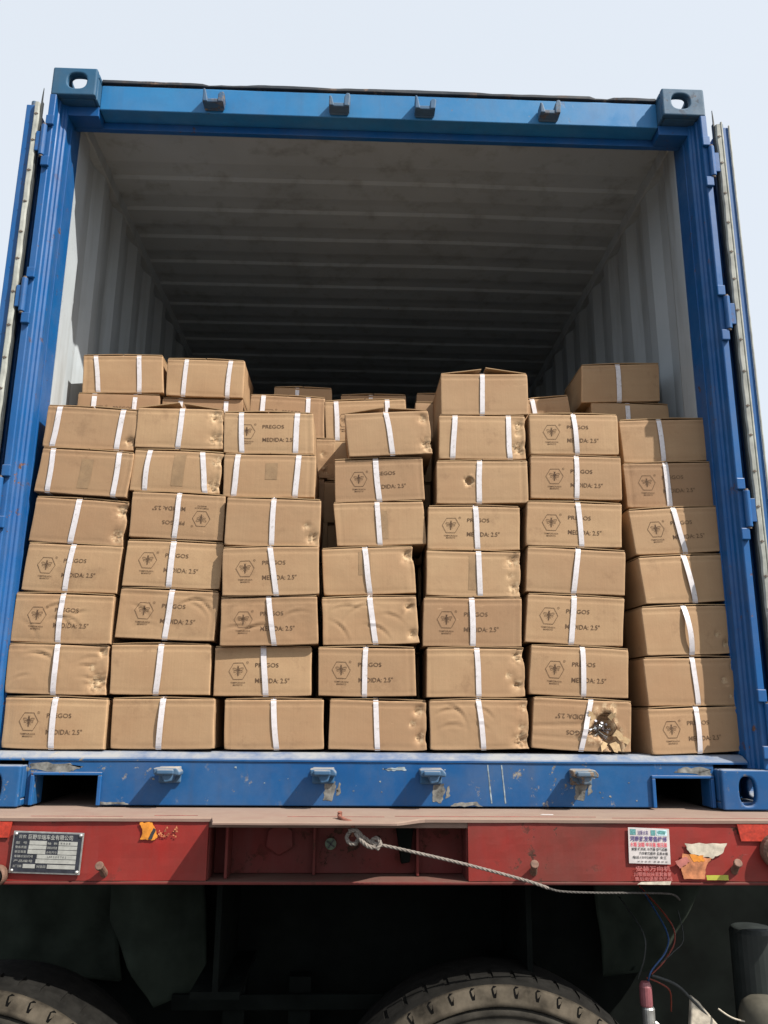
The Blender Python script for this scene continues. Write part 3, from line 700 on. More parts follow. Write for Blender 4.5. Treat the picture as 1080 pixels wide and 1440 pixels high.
# brake gear at the right
m = MB(); m.lathe([(.055, -.30), (.064, -.28), (.064, -.012), (.058, -.002), (.050, 0), (.001, .001)], (1.135, .06, -.335), 28, 'z'); tp(m, 'air_tank', 'tank', bevel=.002)
m = MB(); m.lathe([(.075, -.14), (.077, -.06), (.075, -.045), (.066, -.018), (.046, -.004), (.02, .002), (.001, .003)], (1.115, -.03, -.500), 32, 'z'); tp(m, 'brake_chamber', 'domed', smooth=True)
m = MB(); m.prism([(.915, -.505), (.935, -.520), (1.02, -.62), (.92, -.64), (.905, -.58)], .00, .02, 'y'); tp(m, 'pale_bracket', 'peel', bevel=.004)
m = MB(); m.lathe([(.017, 0), (.018, .012), (.018, .085), (.015, .09), (.0005, .091)], (.779, -.02, -.615), 18, 'z'); c_ = tp(m, 'cable_connector', 'metal', smooth=False)
m = MB(); m.lathe([(.0165, 0), (.0175, .004), (.0175, .05), (.012, .062), (.0005, .063)], (.775, -.02, -.5235), 16, 'z'); m.build('connector_cap', 'pinkcap', c_)
m = MB(); m.tube([(.79, -.04, -.56), (.806, -.05, -.575)], .006, 10); m.build('connector_screw', 'metal', c_)
def curve_pts(P, k=8):
    P = [Vector(p) for p in P]; out = []
    for i in range(len(P) - 1):
        a, b, c, d = P[max(0, i - 1)], P[i], P[i + 1], P[min(len(P) - 1, i + 2)]
        for j in range(k):
            t = j / k; out.append(.5 * ((2 * b) + (c - a) * t + (2 * a - 5 * b + 4 * c - d) * t * t + (3 * b - a - 3 * c + d) * t ** 3))
    return out + [P[-1]]
for mt, r_, P in (('wire_grey', .002, [(.77, .03, -.47), (.785, .0, -.40), (.79, .02, -.34), (.78, .2, -.28)]),
                  ('wire_blue', .0024, [(.79, .0, -.47), (.80, -.01, -.435), (.85, .0, -.385), (.87, .05, -.34), (.85, .2, -.25)]),
                  ('wire_red', .0022, [(.80, .0, -.45), (.845, .0, -.41), (.885, .02, -.36), (.88, .06, -.31), (.82, .2, -.22)]),
                  ('wire_grey', .0016, [(.83, .0, -.42), (.87, .0, -.39), (.91, .02, -.36), (.93, .1, -.3)]),
                  ('wire_grey', .004, [(.80, .0, -.45), (.87, .0, -.475), (.92, .0, -.52), (1.0, .01, -.60), (1.02, .02, -.66)]),
                  ('wire_red', .0022, [(.79, .01, -.46), (.83, .01, -.475), (.86, .02, -.50), (.87, .05, -.56)]),
                  ('peel', .0025, [(.985, -.01, -.535), (1.02, -.04, -.552), (1.10, -.06, -.560), (1.2, -.05, -.575)])):
    m = MB(); m.tube(curve_pts(P), r_, 8); tp(m, 'cable', mt, smooth=True)

# tyres seen face-on below the rear beam
def spare(x, top, label):
    R_ = .50; cz = top - R_
    t = empty('spare_tyre', label, 'tyre', (x, .0, cz - R_), 'spare tyres stowed under the trailer bed')
    W = .16
    prof = [(.275, -W + .03), (.30, -W + .006), (.325, -W - .004), (.328, -W + .002), (.345, -W - .002), (.350, -W - .009), (.356, -W - .002), (.372, -W - .004), (.377, -W - .012), (.383, -W - .003), (.398, -W - .004), (.404, -W - .011), (.410, -W - .001), (.428, -W + .002), (.434, -W - .005), (.440, -W + .006), (.448, -W + .008)]
    profr = [(.448, -W + .0085), (.452, -W + .001), (.462, -W + .003), (.474, -W + .0105), (.490, -W + .018), (.497, -W + .030)]
    prof2 = [(.4972, -W + .0302), (.4985, -W + .034), (.505, -W * .5), (.508, 0), (.505, W * .5), (.498, W - .03), (.470, W - .01), (.40, W + .006), (.33, W + .004), (.275, W - .03)]
    y0 = .01
    m = MB(); m.lathe(prof, (0, y0, R_), 96); m.build('sidewall', 'tyre_side', t, smooth=True)
    m = MB(); m.lathe(profr, (0, y0, R_), 96); m.build('shoulder_ring', 'tyre_dust', t, smooth=True)
    m = MB(); m.lathe(prof2, (0, y0, R_), 96); m.build('tread', 'rubber', t, smooth=True)
    # shoulder notches: short dark slots laid flat on the dusty shoulder ring, notch shade put into their colour, blocks behind them on the tread
    NL = 51; mh = MB(); m = MB()
    for k in range(NL):
        a0 = 2 * PI * k / NL; da = 2 * PI / NL
        def pt(r, a_, y): return (r * math.cos(a_), y0 + y, R_ + r * math.sin(a_))
        w_ = da * .15
        P_ = [pt(.470, a0 - w_ * .3, -W + .0072), pt(.470, a0 + w_ * .5, -W + .0072), pt(.480, a0 + w_ * .8, -W + .0122), pt(.4905, a0 + w_ * .9, -W + .0170), pt(.4950, a0 + w_ * .2, -W + .0255), pt(.4940, a0 - w_ * .7, -W + .0235), pt(.486, a0 - w_ * .7, -W + .0150), pt(.478, a0 - w_ * .5, -W + .0112)]
        mh.add(P_, [tuple(range(8))])
        q0, q1 = a0 + da * .1, a0 + da * .9
        vs = [pt(.499, q0, -W + .055), pt(.499, q1, -W + .055), pt(.509, q1, -W + .075), pt(.509, q0, -W + .075), pt(.511, q1, -W + .12), pt(.511, q0, -W + .12), pt(.50, q0, -W + .125), pt(.50, q1, -W + .125)]
        m.add(vs, [(0, 1, 2, 3), (3, 2, 4, 5), (5, 4, 7, 6), (0, 3, 5, 6), (1, 7, 4, 2)])
    o = m.build('tread_block', 'rubber', t); o['kind'] = 'stuff'
    o = mh.build('shoulder_notch', 'hole', t); o['kind'] = 'stuff'
    m = MB(); m.lathe([(.10, -.02), (.14, -.03), (.25, .02), (.258, -.11), (.285, -.135), (.288, -.12), (.268, -.10), (.268, .10), (.25, .12), (.10, .04)], (0, y0, R_), 48); m.build('rim', 'chassis', t, smooth=False)
spare(.338, -.435, 'dusty tyre seen face-on beneath the middle of the red trailer beam')
spare(-1.072, -.44, 'dark tyre at the lower left corner, beneath the name plate side of the beam')

# rope tied to a bent hook
rp = empty('rope', 'grey rope knotted to the rusty deck hook, running down right across the red beam', 'rope', (-.07, -.24, -.04))
def rtube(name, P, r, twist=0, k=10, mat='rope'):
    P = [Vector(p) - Vector((-.07, -.24, -.04)) for p in P]; C = curve_pts(P, k)
    m = MB()
    if not twist: m.tube(C, r, 10)
    else:
        L = 0; pr = C[0]; strands = [[], [], []]
        D = []
        for i, p in enumerate(C):
            L += (p - pr).length; pr = p
            t = (C[min(i + 1, len(C) - 1)] - C[max(0, i - 1)]).normalized(); u = t.cross(Vector((0, 1, 0))).normalized(); w = t.cross(u)
            for s_ in range(3):
                a = L * twist + s_ * 2 * PI / 3; strands[s_].append(p + (u * math.cos(a) + w * math.sin(a)) * r * .48)
        for s_ in strands: m.tube(s_, r * .58, 7)
    return m.build(name, mat, rp, smooth=True)
m = MB(); m.tube(curve_pts([(-.106, -.200, .004), (-.102, -.222, .001), (-.088, -.238, -.004), (-.072, -.240, -.010), (-.066, -.238, -.030), (-.070, -.232, -.044)]), .0055, 10); m.tube([(-.104, -.20, -.005), (-.104, -.205, .014)], .0065, 8)
o = tp(m, 'bent_hook', 'rusty')
rtube('loop', [(-.078, -.246, -.030), (-.060, -.252, -.028), (-.046, -.250, -.040), (-.040, -.244, -.052)], .0058, 190)
rtube('loop', [(-.076, -.240, -.034), (-.084, -.244, -.046), (-.076, -.248, -.060), (-.060, -.246, -.062), (-.054, -.240, -.052)], .0054, 190)
rtube('loop', [(-.060, -.250, -.034), (-.046, -.256, -.052), (-.028, -.256, -.066), (-.010, -.252, -.070), (-.002, -.246, -.060)], .0058, 190)
rtube('loop', [(-.004, -.262, -.074), (.006, -.258, -.060), (-.002, -.250, -.048), (-.014, -.244, -.052), (-.012, -.240, -.064)], .0055, 190)
rtube('loop', [(-.040, -.244, -.045), (-.020, -.246, -.058), (.000, -.250, -.062)], .0055, 190)
rtube('rope_line', [(-.006, -.252, -.062), (.06, -.248, -.075), (.24, -.240, -.115), (.40, -.232, -.156), (.46, -.224, -.176)], .0042, 160, 60)
rtube('rope_line', [(.46, -.224, -.176), (.50, -.214, -.186), (.60, -.20, -.192), (.74, -.16, -.20), (.84, -.10, -.215), (.90, .0, -.25)], .0028, 190, 40, 'rope_shade')
m = MB(); m.prism(ragged([(-.016, -.005), (.018, -.007), (.024, .004), (-.006, .006)], 4, .002, 3), 0, .0015, 'z')
o = m.build('paper_scrap', 'paper', loc=(.488, -.10, -.0035)); tag(o, 'crumpled white paper scrap lying on the dusty deck below the right keeper', 'litter')

# ================================================================== CARDBOARD BOXES
# (key, x, front y, z centre, width, height, roll, shear, strap positions top/bottom, marks)
#  marks: L print, U print upside down, C crushed right edge, T tape patch, F raised flaps, W wrinkled, M mild wrinkles, H torn open, h small hole
FRONT = [
    ('c1r7', -0.9867, 0.09, 1.2143, 0.3066, 0.1449, -0.0330, 0.0020, [(-0.365, -0.391), (0.333, 0.314)], 'CN'),
    ('c1r6', -0.9904, 0.085, 1.0560, 0.3070, 0.1533, -0.0497, 0.0055, [(-0.382, -0.356), (0.343, 0.356)], 'T'),
    ('c1r5', -0.9934, 0.09, 0.8872, 0.3076, 0.1477, -0.0463, 0.0031, [(-0.035, -0.06)], 'C'),
    ('c1r4', -0.9988, 0.09, 0.7302, 0.3073, 0.1542, -0.0278, 0.0043, [(-0.022, -0.041)], 'L'),
    ('c1r3', -1.0068, 0.085, 0.5655, 0.3175, 0.1550, -0.0166, -0.0010, [(-0.018, -0.021)], 'LW'),
    ('c1r2', -1.0128, 0.085, 0.4047, 0.3148, 0.1505, -0.0112, -0.0033, [(-0.014, -0.017)], 'CW'),
    ('c1r1', -0.9990, 0.085, 0.2392, 0.3188, 0.1524, -0.0125, -0.0037, [(-0.003, -0.014)], 'L'),
    ('c2r7', -0.6832, 0.09, 1.2201, 0.2949, 0.1416, -0.0048, -0.0023, [(0.021, -0.012)], 'CF'),
    ('c2r6', -0.6817, 0.09, 1.0658, 0.3022, 0.1417, -0.0266, 0.0034, [(-0.328, -0.332), (0.258, 0.34)], 'TC'),
    ('c2r5', -0.6683, 0.085, 0.9097, 0.3106, 0.1534, -0.0302, -0.0035, [(0.004, -0.019)], 'U'),
    ('c2r4', -0.6726, 0.085, 0.7458, 0.3139, 0.1503, -0.0193, 0.0046, [(-0.019, -0.022)], 'L'),
    ('c2r3', -0.6778, 0.085, 0.5821, 0.3175, 0.1585, -0.0311, 0.0024, [(0.022, 0.007)], 'LW'),
    ('c2r2', -0.6860, 0.09, 0.4072, 0.3155, 0.1559, 0.0029, -0.0057, [(-0.004, -0.043)], '-'),
    ('c2r1', -0.6622, 0.085, 0.2402, 0.3201, 0.1498, 0.0041, -0.0042, [(-0.003, -0.031)], '-'),
    ('c3r7', -0.3765, 0.09, 1.2092, 0.3053, 0.1455, -0.0003, -0.0073, [(-0.306, -0.295), (0.323, 0.295)], 'L'),
    ('c3r6', -0.3672, 0.085, 1.0546, 0.3079, 0.1479, 0.0026, -0.0001, [(-0.345, -0.383), (0.314, 0.289)], 'T'),
    ('c3r5', -0.3503, 0.085, 0.8889, 0.3120, 0.1595, -0.0108, 0.0006, [(0.0, 0.0)], 'C'),
    ('c3r4', -0.3478, 0.08, 0.7254, 0.3111, 0.1558, 0.0294, -0.0017, [(-0.011, 0.056)], 'L'),
    ('c3r3', -0.3450, 0.085, 0.5637, 0.3117, 0.1528, 0.0304, -0.0017, [(-0.007, 0.051)], 'LW'),
    ('c3r2', -0.3605, 0.09, 0.4048, 0.3101, 0.1520, 0.0099, -0.0020, [(-0.004, 0.033)], 'L'),
    ('c3r1', -0.3200, 0.09, 0.2410, 0.3102, 0.1497, 0.0074, -0.0038, [(-0.007, 0.029)], '-'),
    ('c4r7', 0.0397, 0.09, 1.2174, 0.2900, 0.1554, 0.0655, -0.0084, [(-0.008, 0.017)], 'CF'),
    ('c4r6', 0.0066, 0.1, 1.0516, 0.3049, 0.1479, 0.0477, -0.0001, [(-0.037, -0.008)], 'L'),
    ('c4r5', 0.0097, 0.1, 0.8989, 0.3045, 0.1475, 0.0408, -0.0085, [(-0.012, -0.02)], 'T'),
    ('c4r4', -0.0255, 0.095, 0.7356, 0.3040, 0.1539, 0.0419, -0.0042, [(-0.031, 0.0)], 'CT'),
    ('c4r3', -0.0185, 0.085, 0.5705, 0.3113, 0.1500, 0.0343, -0.0052, [(0.007, 0.041)], 'CW'),
    ('c4r2', -0.0292, 0.085, 0.4066, 0.3112, 0.1501, 0.0097, -0.0031, [(-0.007, -0.033)], 'L'),
    ('c4r1', 0.0045, 0.09, 0.2413, 0.3074, 0.1503, -0.0068, -0.0004, [(-0.026, 0.0)], 'C'),
    ('c5r8', 0.3724, 0.1, 1.3734, 0.3089, 0.1528, 0.0318, 0.0046, [(-0.02, -0.033)], 'F'),
    ('c5r7', 0.3614, 0.1, 1.2133, 0.3022, 0.1566, 0.0208, 0.0046, [(-0.313, -0.342), (0.305, 0.317)], 'C'),
    ('c5r6', 0.3591, 0.095, 1.0491, 0.3133, 0.1482, 0.0224, 0.0055, [(-0.028, -0.035)], 'h'),
    ('c5r5', 0.3253, 0.09, 0.8858, 0.3093, 0.1474, 0.0085, 0.0040, [(0.016, 0.043)], 'L'),
    ('c5r4', 0.3198, 0.085, 0.7298, 0.3150, 0.1479, -0.0086, 0.0027, [(0.053, 0.075)], 'CT'),
    ('c5r3', 0.3140, 0.085, 0.5693, 0.3234, 0.1565, 0.0084, 0.0063, [(-0.011, 0.007)], 'L'),
    ('c5r2', 0.3202, 0.085, 0.4072, 0.3188, 0.1520, 0.0133, 0.0041, [(0.015, 0.032)], 'C'),
    ('c5r1', 0.3313, 0.085, 0.2449, 0.3153, 0.1507, 0.0211, 0.0007, [(-0.004, 0.038)], 'CW'),
    ('c6r7', 0.6835, 0.1, 1.2304, 0.3137, 0.1444, 0.0128, 0.0020, [(0.0, 0.031)], 'L'),
    ('c6r6', 0.6831, 0.095, 1.0710, 0.3162, 0.1505, -0.0054, 0.0025, [(0.004, 0.004)], 'L'),
    ('c6r5', 0.6631, 0.085, 0.9031, 0.3261, 0.1494, -0.0099, 0.0060, [(0.034, 0.08)], 'L'),
    ('c6r4', 0.6601, 0.085, 0.7430, 0.3308, 0.1489, -0.0295, 0.0060, [(0.018, -0.021)], '-'),
    ('c6r3', 0.6492, 0.085, 0.5797, 0.3223, 0.1563, -0.0387, 0.0099, [(-0.022, -0.029)], 'L'),
    ('c6r2', 0.6556, 0.085, 0.4133, 0.3212, 0.1539, -0.0325, 0.0065, [(0.026, 0.05)], 'L'),
    ('c6r1', 0.6553, 0.085, 0.2468, 0.3163, 0.1547, -0.0379, 0.0066, [(0.08, -0.004)], 'UH'),
    ('c7r7', 1.0292, 0.15, 1.2318, 0.3135, 0.1565, 0.0421, 0.0004, [(-0.045, -0.042)], '-'),
    ('c7r6', 1.0270, 0.13, 1.0619, 0.3157, 0.1576, 0.0347, -0.0004, [(-0.028, -0.028)], 'L'),
    ('c7r5', 1.0214, 0.1, 0.8914, 0.3150, 0.1552, 0.0675, -0.0061, [(0.0, 0.051)], 'L'),
    ('c7r4', 1.0259, 0.09, 0.7233, 0.3095, 0.1551, 0.0647, -0.0030, [(0.019, 0.063)], '-'),
    ('c7r3', 1.0184, 0.09, 0.5520, 0.2985, 0.1563, 0.0506, -0.0015, [(-0.004, 0.012)], 'C'),
    ('c7r2', 1.0224, 0.09, 0.3859, 0.3147, 0.1506, 0.0274, -0.0014, [(0.022, 0.03)], 'c'),
    ('c7r1', 1.0152, 0.085, 0.2340, 0.3113, 0.1396, 0.0390, -0.0009, [(0.026, 0.015)], 'L'),
    ('b1r9', -0.9735, 0.37, 1.5336, 0.3062, 0.1524, 0.0145, -0.0087, [(-0.341, -0.298), (0.208, 0.202)], '-'),
    ('b2r9', -0.6620, 0.37, 1.5249, 0.2965, 0.1498, -0.0157, -0.0036, [(-0.248, -0.275), (0.322, 0.293)], '-'),
    ('b7r9', 0.9579, 0.37, 1.5434, 0.3123, 0.1543, 0.0475, 0.0139, [(-0.041, -0.018)], '-'),
    ('b3r8', -0.3449, 0.37, 1.3737, 0.2856, 0.1640, -0.0185, -0.0046, [(-0.33, -0.338), (0.274, 0.271)], 'L'),
    ('b4r8', -0.0373, 0.37, 1.3646, 0.3100, 0.1643, 0.0496, -0.0021, [(-0.36, -0.36), (0.272, 0.281)], 'L'),
    ('b6r8', 0.6169, 0.38, 1.3912, 0.2984, 0.1578, 0.1392, 0.0031, [(0.019, 0.037)], '-'),
    ('t3r9', -0.3054, 0.68, 1.5354, 0.2462, 0.1697, -0.0037, -0.0054, [(-0.098, -0.098)], '-'),
    ('t4r9', -0.0039, 0.68, 1.5116, 0.2774, 0.1664, 0.0220, -0.0018, [(-0.043, -0.043)], '-'),
]
DEPTH = .272
_bp = {}
def bee_print():
    """hexagon with a bee, lettering and registered mark: flat polygons (x, z) in box units of metres, origin = logo centre"""
    if 'v' in _bp: return _bp['v'], _bp['f']
    V, F = [], []
    def poly(p): o = len(V); V.extend(p); F.append(tuple(range(o, o + len(p))))
    def stroke(p, w, closed=False):
        n = len(p)
        for i in range(n if closed else n - 1):
            a, b = Vector(p[i]), Vector(p[(i + 1) % n]); d = (b - a); 
            if d.length < 1e-6: continue
            d.normalize(); nn = Vector((-d.y, d.x)) * w / 2; a = a - d * w * .3; b = b + d * w * .3
            poly([tuple(a - nn), tuple(b - nn), tuple(b + nn), tuple(a + nn)])
    R0 = .030
    hexa = [(R0 * math.cos(k * PI / 3), R0 * math.sin(k * PI / 3) * .98) for k in range(6)]
    hx = []
    for i in range(6):
        a, b = Vector(hexa[i]), Vector(hexa[(i + 1) % 6]); hx += [tuple(a.lerp(b, j / 4)) for j in range(4)]
    stroke(hx, .0015, True)
    def ell(cx, cy, rx, ry, n=14, rot=0): return [(cx + rx * math.cos(2 * PI * k / n) * math.cos(rot) - ry * math.sin(2 * PI * k / n) * math.sin(rot), cy + rx * math.cos(2 * PI * k / n) * math.sin(rot) + ry * math.sin(2 * PI * k / n) * math.cos(rot)) for k in range(n)]
    poly(ell(0, .0120, .0026, .0030)); poly(ell(0, .0055, .0038, .0040)); poly(ell(0, .0010, .0034, .0022)); poly(ell(0, -.0042, .0036, .0022)); poly(ell(0, -.0085, .0031, .0020)); poly(ell(0, -.0125, .0021, .0022))
    for s in (-1, 1):
        stroke(ell(s * .0105, .0058, .0075, .0038, 14, s * .30), .0009, True)
        stroke(ell(s * .0090, -.0005, .0055, .0026, 12, -s * .30), .0009, True)
        stroke([(0, .014), (s * .003, .0175)], .0007); stroke([(s * .003, -.003), (s * .008, -.010)], .0008); stroke([(s * .003, .004), (s * .017, .009)], .0006)
    def txt(s, h, x, z, fit=None, bold=0):
        vs, fs = text2d(s, h, bold); k = fit / tw(vs) if fit else 1; o = len(V)
        V.extend([(x + a * k, z + b) for a, b in vs]); F.extend([tuple(o + i for i in f) for f in fs])
    txt('TEMPORADA', .0048, -.024, -.0385, .048, .006); txt('MARRETO', .0048, -.0155, -.0460, .031, .006)
    stroke(ell(.0300, .0265, .0034, .0034, 12), .0008, True); txt('R', .0032, .0288, .0250, .0024)
    n_logo = len(F)
    txt('PREGOS', .0130, .056, .0115, .076, .004); _bp['m'] = len(F); txt('MEDIDA: 2.5"', .0150, .056, -.0365, .112, .004)
    _bp['v'], _bp['f'], _bp['n'] = V, F, n_logo
    return V, F

def axis_samples(L, step, r=.007):
    e = [0, .0005, .0013, .0026]; a = [-L / 2 + v for v in e]
    n = max(2, int(round((L - 2 * e[-1]) / step))); mid = np.linspace(-L / 2 + e[-1], L / 2 - e[-1], n + 1)[1:-1]
    return np.array(a + list(mid) + [-v for v in a[::-1]])

def make_box(key, x, y, z, w, h, roll, shear, straps, fl, name='cardboard_box', hi=True):
    rnd = random.Random(key); seed = rnd.uniform(0, 900)
    NV = lambda a, b, c: noise.noise(Vector((a, b, c)))
    X = axis_samples(w, .0058 if hi else .018); Z = axis_samples(h, .0058 if hi else .018) + h / 2
    nx, nz = len(X), len(Z)
    bul = rnd.uniform(-.0005, .0030); amp = .0007
    if 'W' in fl: amp = .0022
    if 'M' in fl: amp = .0026
    Y = np.zeros((nx, nz)); WX = np.zeros((nx, nz)); WZ = np.zeros((nx, nz)); WR = np.zeros((nx, nz)); RM = np.zeros((nx, nz))
    dents = []
    if 'C' in fl or 'c' in fl:
        s_ = 1 if 'C' in fl else .5
        dents = [(w / 2 - rnd.uniform(.012, .022), h * rnd.uniform(.78, .86), .020 * s_, .0085 * s_), (w / 2 - rnd.uniform(.014, .026), h * rnd.uniform(.16, .26), .022 * s_, .0090 * s_)]
        dents = [(cx, cz, R_ * rnd.uniform(.55, 1.15), dp * rnd.uniform(.5, 1.15)) for cx, cz, R_, dp in dents]
        if rnd.random() < .35: dents.pop(rnd.randrange(2))
        if rnd.random() < .4: dents.append((w * rnd.uniform(.30, .44), h * rnd.uniform(.4, .6), .010, .004))
    vline = rnd.choice((0, 0, 1, -1, 1)) * (w / 2 - rnd.uniform(.012, .022)); vamp = rnd.uniform(.0006, .0018)
    creases = []
    if 'W' in fl or 'M' in fl:
        for _ in range(6):
            creases.append((rnd.uniform(-.38, .42) * w, rnd.uniform(.3, .85) * h, rnd.uniform(.02, .05), rnd.uniform(-.8, .8), rnd.uniform(.0012, .0032)))
    corner = [(rnd.uniform(-.5, .5), rnd.uniform(-.5, .5)) for _ in range(4)]
    for i, a in enumerate(X):
        for j, b in enumerate(Z):
            dx = w / 2 - abs(a); dz = min(b, h - b); r = .0026
            o = 0.
            ex = max(0, r - dx); ez = max(0, r - dz); q = math.hypot(ex, ez); o += r - math.sqrt(max(0, r * r - min(q, r) ** 2))
            edge = min(1, dx / .03) * min(1, dz / .02)
            o -= bul * (1 - (2 * a / w) ** 2) * (1 - (2 * b / h - 1) ** 2)
            if hi:
                o += amp * edge * (NV(a * 11, b * 13, seed) + .45 * abs(NV(a * 27, b * 31, seed + 5)))
                # scored fold lines near top and bottom
                for zz, dd in ((h - .0150, .0020), (.011, .0016)):
                    o += dd * math.exp(-((b - zz - .0015 * NV(a * 8, 0, seed)) / .0030) ** 2)
                if vline: o += vamp * math.exp(-((a - vline - .002 * NV(0, b * 12, seed)) / .0028) ** 2)
                for (cx, cz, L, ang, dp) in creases:          # curved dents with a raised rim
                    u = (a - cx) * math.cos(ang) + (b - cz) * math.sin(ang); v = -(a - cx) * math.sin(ang) + (b - cz) * math.cos(ang) + u * u * 6
                    k = math.exp(-(u / L) ** 2); o += dp * k * (math.exp(-(v / .0045) ** 2) - .7 * math.exp(-((v - .008) / .004) ** 2)) * edge
                for (cx, cz, R_, dp) in dents:
                    d = math.hypot((a - cx) * .9, b - cz) / R_; k = math.exp(-d * d)
                    if k > .02:
                        t = 1.1 * (1 - 2.6 * abs(NV(a * 58, b * 75, seed))) * .6 + .7 * (1 - 2.6 * abs(NV(a * 120 + b * 50, b * 100, seed + 2))) * .55
                        o += dp * k * (.40 + 1.5 * t); WX[i, j] += -.006 * k * (1 + t); WR[i, j] = max(WR[i, j], min(1, k * 1.25)) 
                if dents and a > w * .36:
                    kk = min(1, (a - w * .36) / .02) * .35; o += .0012 * NV(a * 90, b * 12, seed + 8) * kk * 3; WR[i, j] = max(WR[i, j], kk * .8)
                if 'h' in fl:
                    d = math.hypot(a + .045, (b - h * .53)) / .013; t = NV(a * 90, b * 90, seed)
                    if d < 1.8: o += .016 * math.exp(-(d * (1 + .5 * t)) ** 4) - .004 * math.exp(-((d - 1.25) / .3) ** 2) * (a > -.045); WR[i, j] = max(WR[i, j], .9 * math.exp(-((d - 1.1) / .5) ** 2))
                if 'H' in fl:
                    ang = math.atan2(b - h * .46, a - .062); d = math.hypot((a - .066) / .040, (b - h * .46) / .042) * (1 + .30 * math.sin(ang * 3 + 1) + .5 * NV(math.cos(ang) * 2, math.sin(ang) * 2, seed))
                    if d < 1: o += .030 * (1 - d ** 4)
                    k2 = math.exp(-((d - 1.25) / .42) ** 2); o -= .006 * k2 * (.4 + NV(a * 45, b * 45, seed)); WR[i, j] = max(WR[i, j], min(1, 1.1 * k2))
                    k3 = math.exp(-(((a - .115) / .04) ** 2 + ((b - .035) / .03) ** 2)); o += k3 * .009 * (NV(a * 38, b * 38, seed + 3) + .2); WR[i, j] = max(WR[i, j], k3 * .8)
                    o += .003 * math.exp(-((b - h * .52 - .08 * a) / .004) ** 2) * (a < .02); o += .002 * math.exp(-((b - h * .25) / .003) ** 2) * (a < .03)
                RM[i, j] = max(0, 1 - min(dx, dz) / .0045)
            Y[i, j] = o
            f1 = 1.3 if hi else .8
            WX[i, j] += .0022 * f1 * NV(a * 4, b * 9, seed + 11) + shear * (b / h - .5); WZ[i, j] += .0020 * f1 * NV(a * 6, b * 5, seed + 17) - .0016 * (1 if b < h / 2 else -.3) * (1 - (2 * a / w) ** 2) * rnd.choice((1,))
            # knocked corners
            for ci, (sx_, sz_) in enumerate(((-1, 0), (1, 0), (-1, 1), (1, 1))):
                d = math.hypot(a - sx_ * w / 2, b - sz_ * h); k = math.exp(-(d / .007) ** 2)
                if k > .02: c_ = corner[ci]; WX[i, j] -= sx_ * k * .0035 * max(0, c_[0]); WZ[i, j] -= (1 if sz_ else -1) * k * .0035 * max(0, c_[1]); Y[i, j] += k * .004 * max(0, c_[0])
    fx = X[:, None] + WX; fz = Z[None, :] + WZ
    vs = np.stack([fx, -DEPTH / 2 + Y, fz], -1).reshape(-1, 3).tolist()
    fs = []
    I = lambda i, j: i * nz + j
    for i in range(nx - 1):
        for j in range(nz - 1): fs.append((I(i, j), I(i + 1, j), I(i + 1, j + 1), I(i, j + 1)))
    per = [I(i, 0) for i in range(nx)] + [I(nx - 1, j) for j in range(1, nz)] + [I(i, nz - 1) for i in range(nx - 2, -1, -1)] + [I(0, j) for j in range(nz - 2, 0, -1)]
    prev = per; P = len(per); wear = WR.reshape(-1).tolist(); rim = RM.reshape(-1).tolist()
    for yy in (.012, .05, .14, DEPTH - .004):
        cur = []
        for q in per:
            vx, _, vz = vs[q]; k = min(1, yy / .05); ax = vx + (-.5 if vx > 0 else .5) * .003 * k * (1 + NV(yy * 9, vz * 9, seed)) * (abs(abs(vx) - w / 2) < .012); az = vz + (0 if abs(vz - h / 2) < h * .4 else .002 * NV(vx * 6, yy * 6, seed)); az = max(az, .0005)
            cur.append(len(vs)); vs.append((ax, -DEPTH / 2 + yy, az)); wear.append(0); rim.append(0)
        for k in range(P): fs.append((prev[k], cur[k], cur[(k + 1) % P], prev[(k + 1) % P]))
        prev = cur
    fs.append(tuple(prev))
    root = bpy.data.objects.new(name, None); COL.objects.link(root); root.empty_display_size = .05
    root.location = (x, y + DEPTH / 2, z - h / 2); root.rotation_euler = (0, -math.atan(roll), {'c7r1': .10, 'c7r2': .07, 'c7r3': .085, 'c7r4': .10, 'c7r5': .04, 'c2r1': -.04, 'c2r3': -.02, 'c1r3': -.03, 'c1r1': -.03, 'c6r1': .01}.get(key, rnd.uniform(-.015, .015)))
    if key in ('c3r5', 'c3r4', 'c3r3'): root.location.y -= .018
    me = bpy.data.meshes.new('carton'); me.from_pydata(vs, [], fs); me.materials.append(M['kraft']); me.polygons.foreach_set('use_smooth', [True] * (len(fs) - 1) + [False])
    at = me.attributes.new('wear', 'FLOAT', 'POINT'); at.data.foreach_set('value', wear); at = me.attributes.new('rim', 'FLOAT', 'POINT'); at.data.foreach_set('value', rim)
    o = bpy.data.objects.new('carton', me); COL.objects.link(o); o.parent = root
    bm = bmesh.new(); bm.from_mesh(me); bmesh.ops.recalc_face_normals(bm, faces=bm.faces); bm.to_mesh(me); bm.free()
    def surf(a, b):
        a = min(max(a, X[0]), X[-1]); b = min(max(b, Z[0]), Z[-1])
        i = min(nx - 2, max(0, int(np.searchsorted(X, a)) - 1)); j = min(nz - 2, max(0, int(np.searchsorted(Z, b)) - 1))
        u = (a - X[i]) / (X[i + 1] - X[i]); v = (b - Z[j]) / (Z[j + 1] - Z[j])
        g = lambda T: T[i, j] * (1 - u) * (1 - v) + T[i + 1, j] * u * (1 - v) + T[i, j + 1] * (1 - u) * v + T[i + 1, j + 1] * u * v
        return a + g(WX), -DEPTH / 2 + g(Y), b + g(WZ)
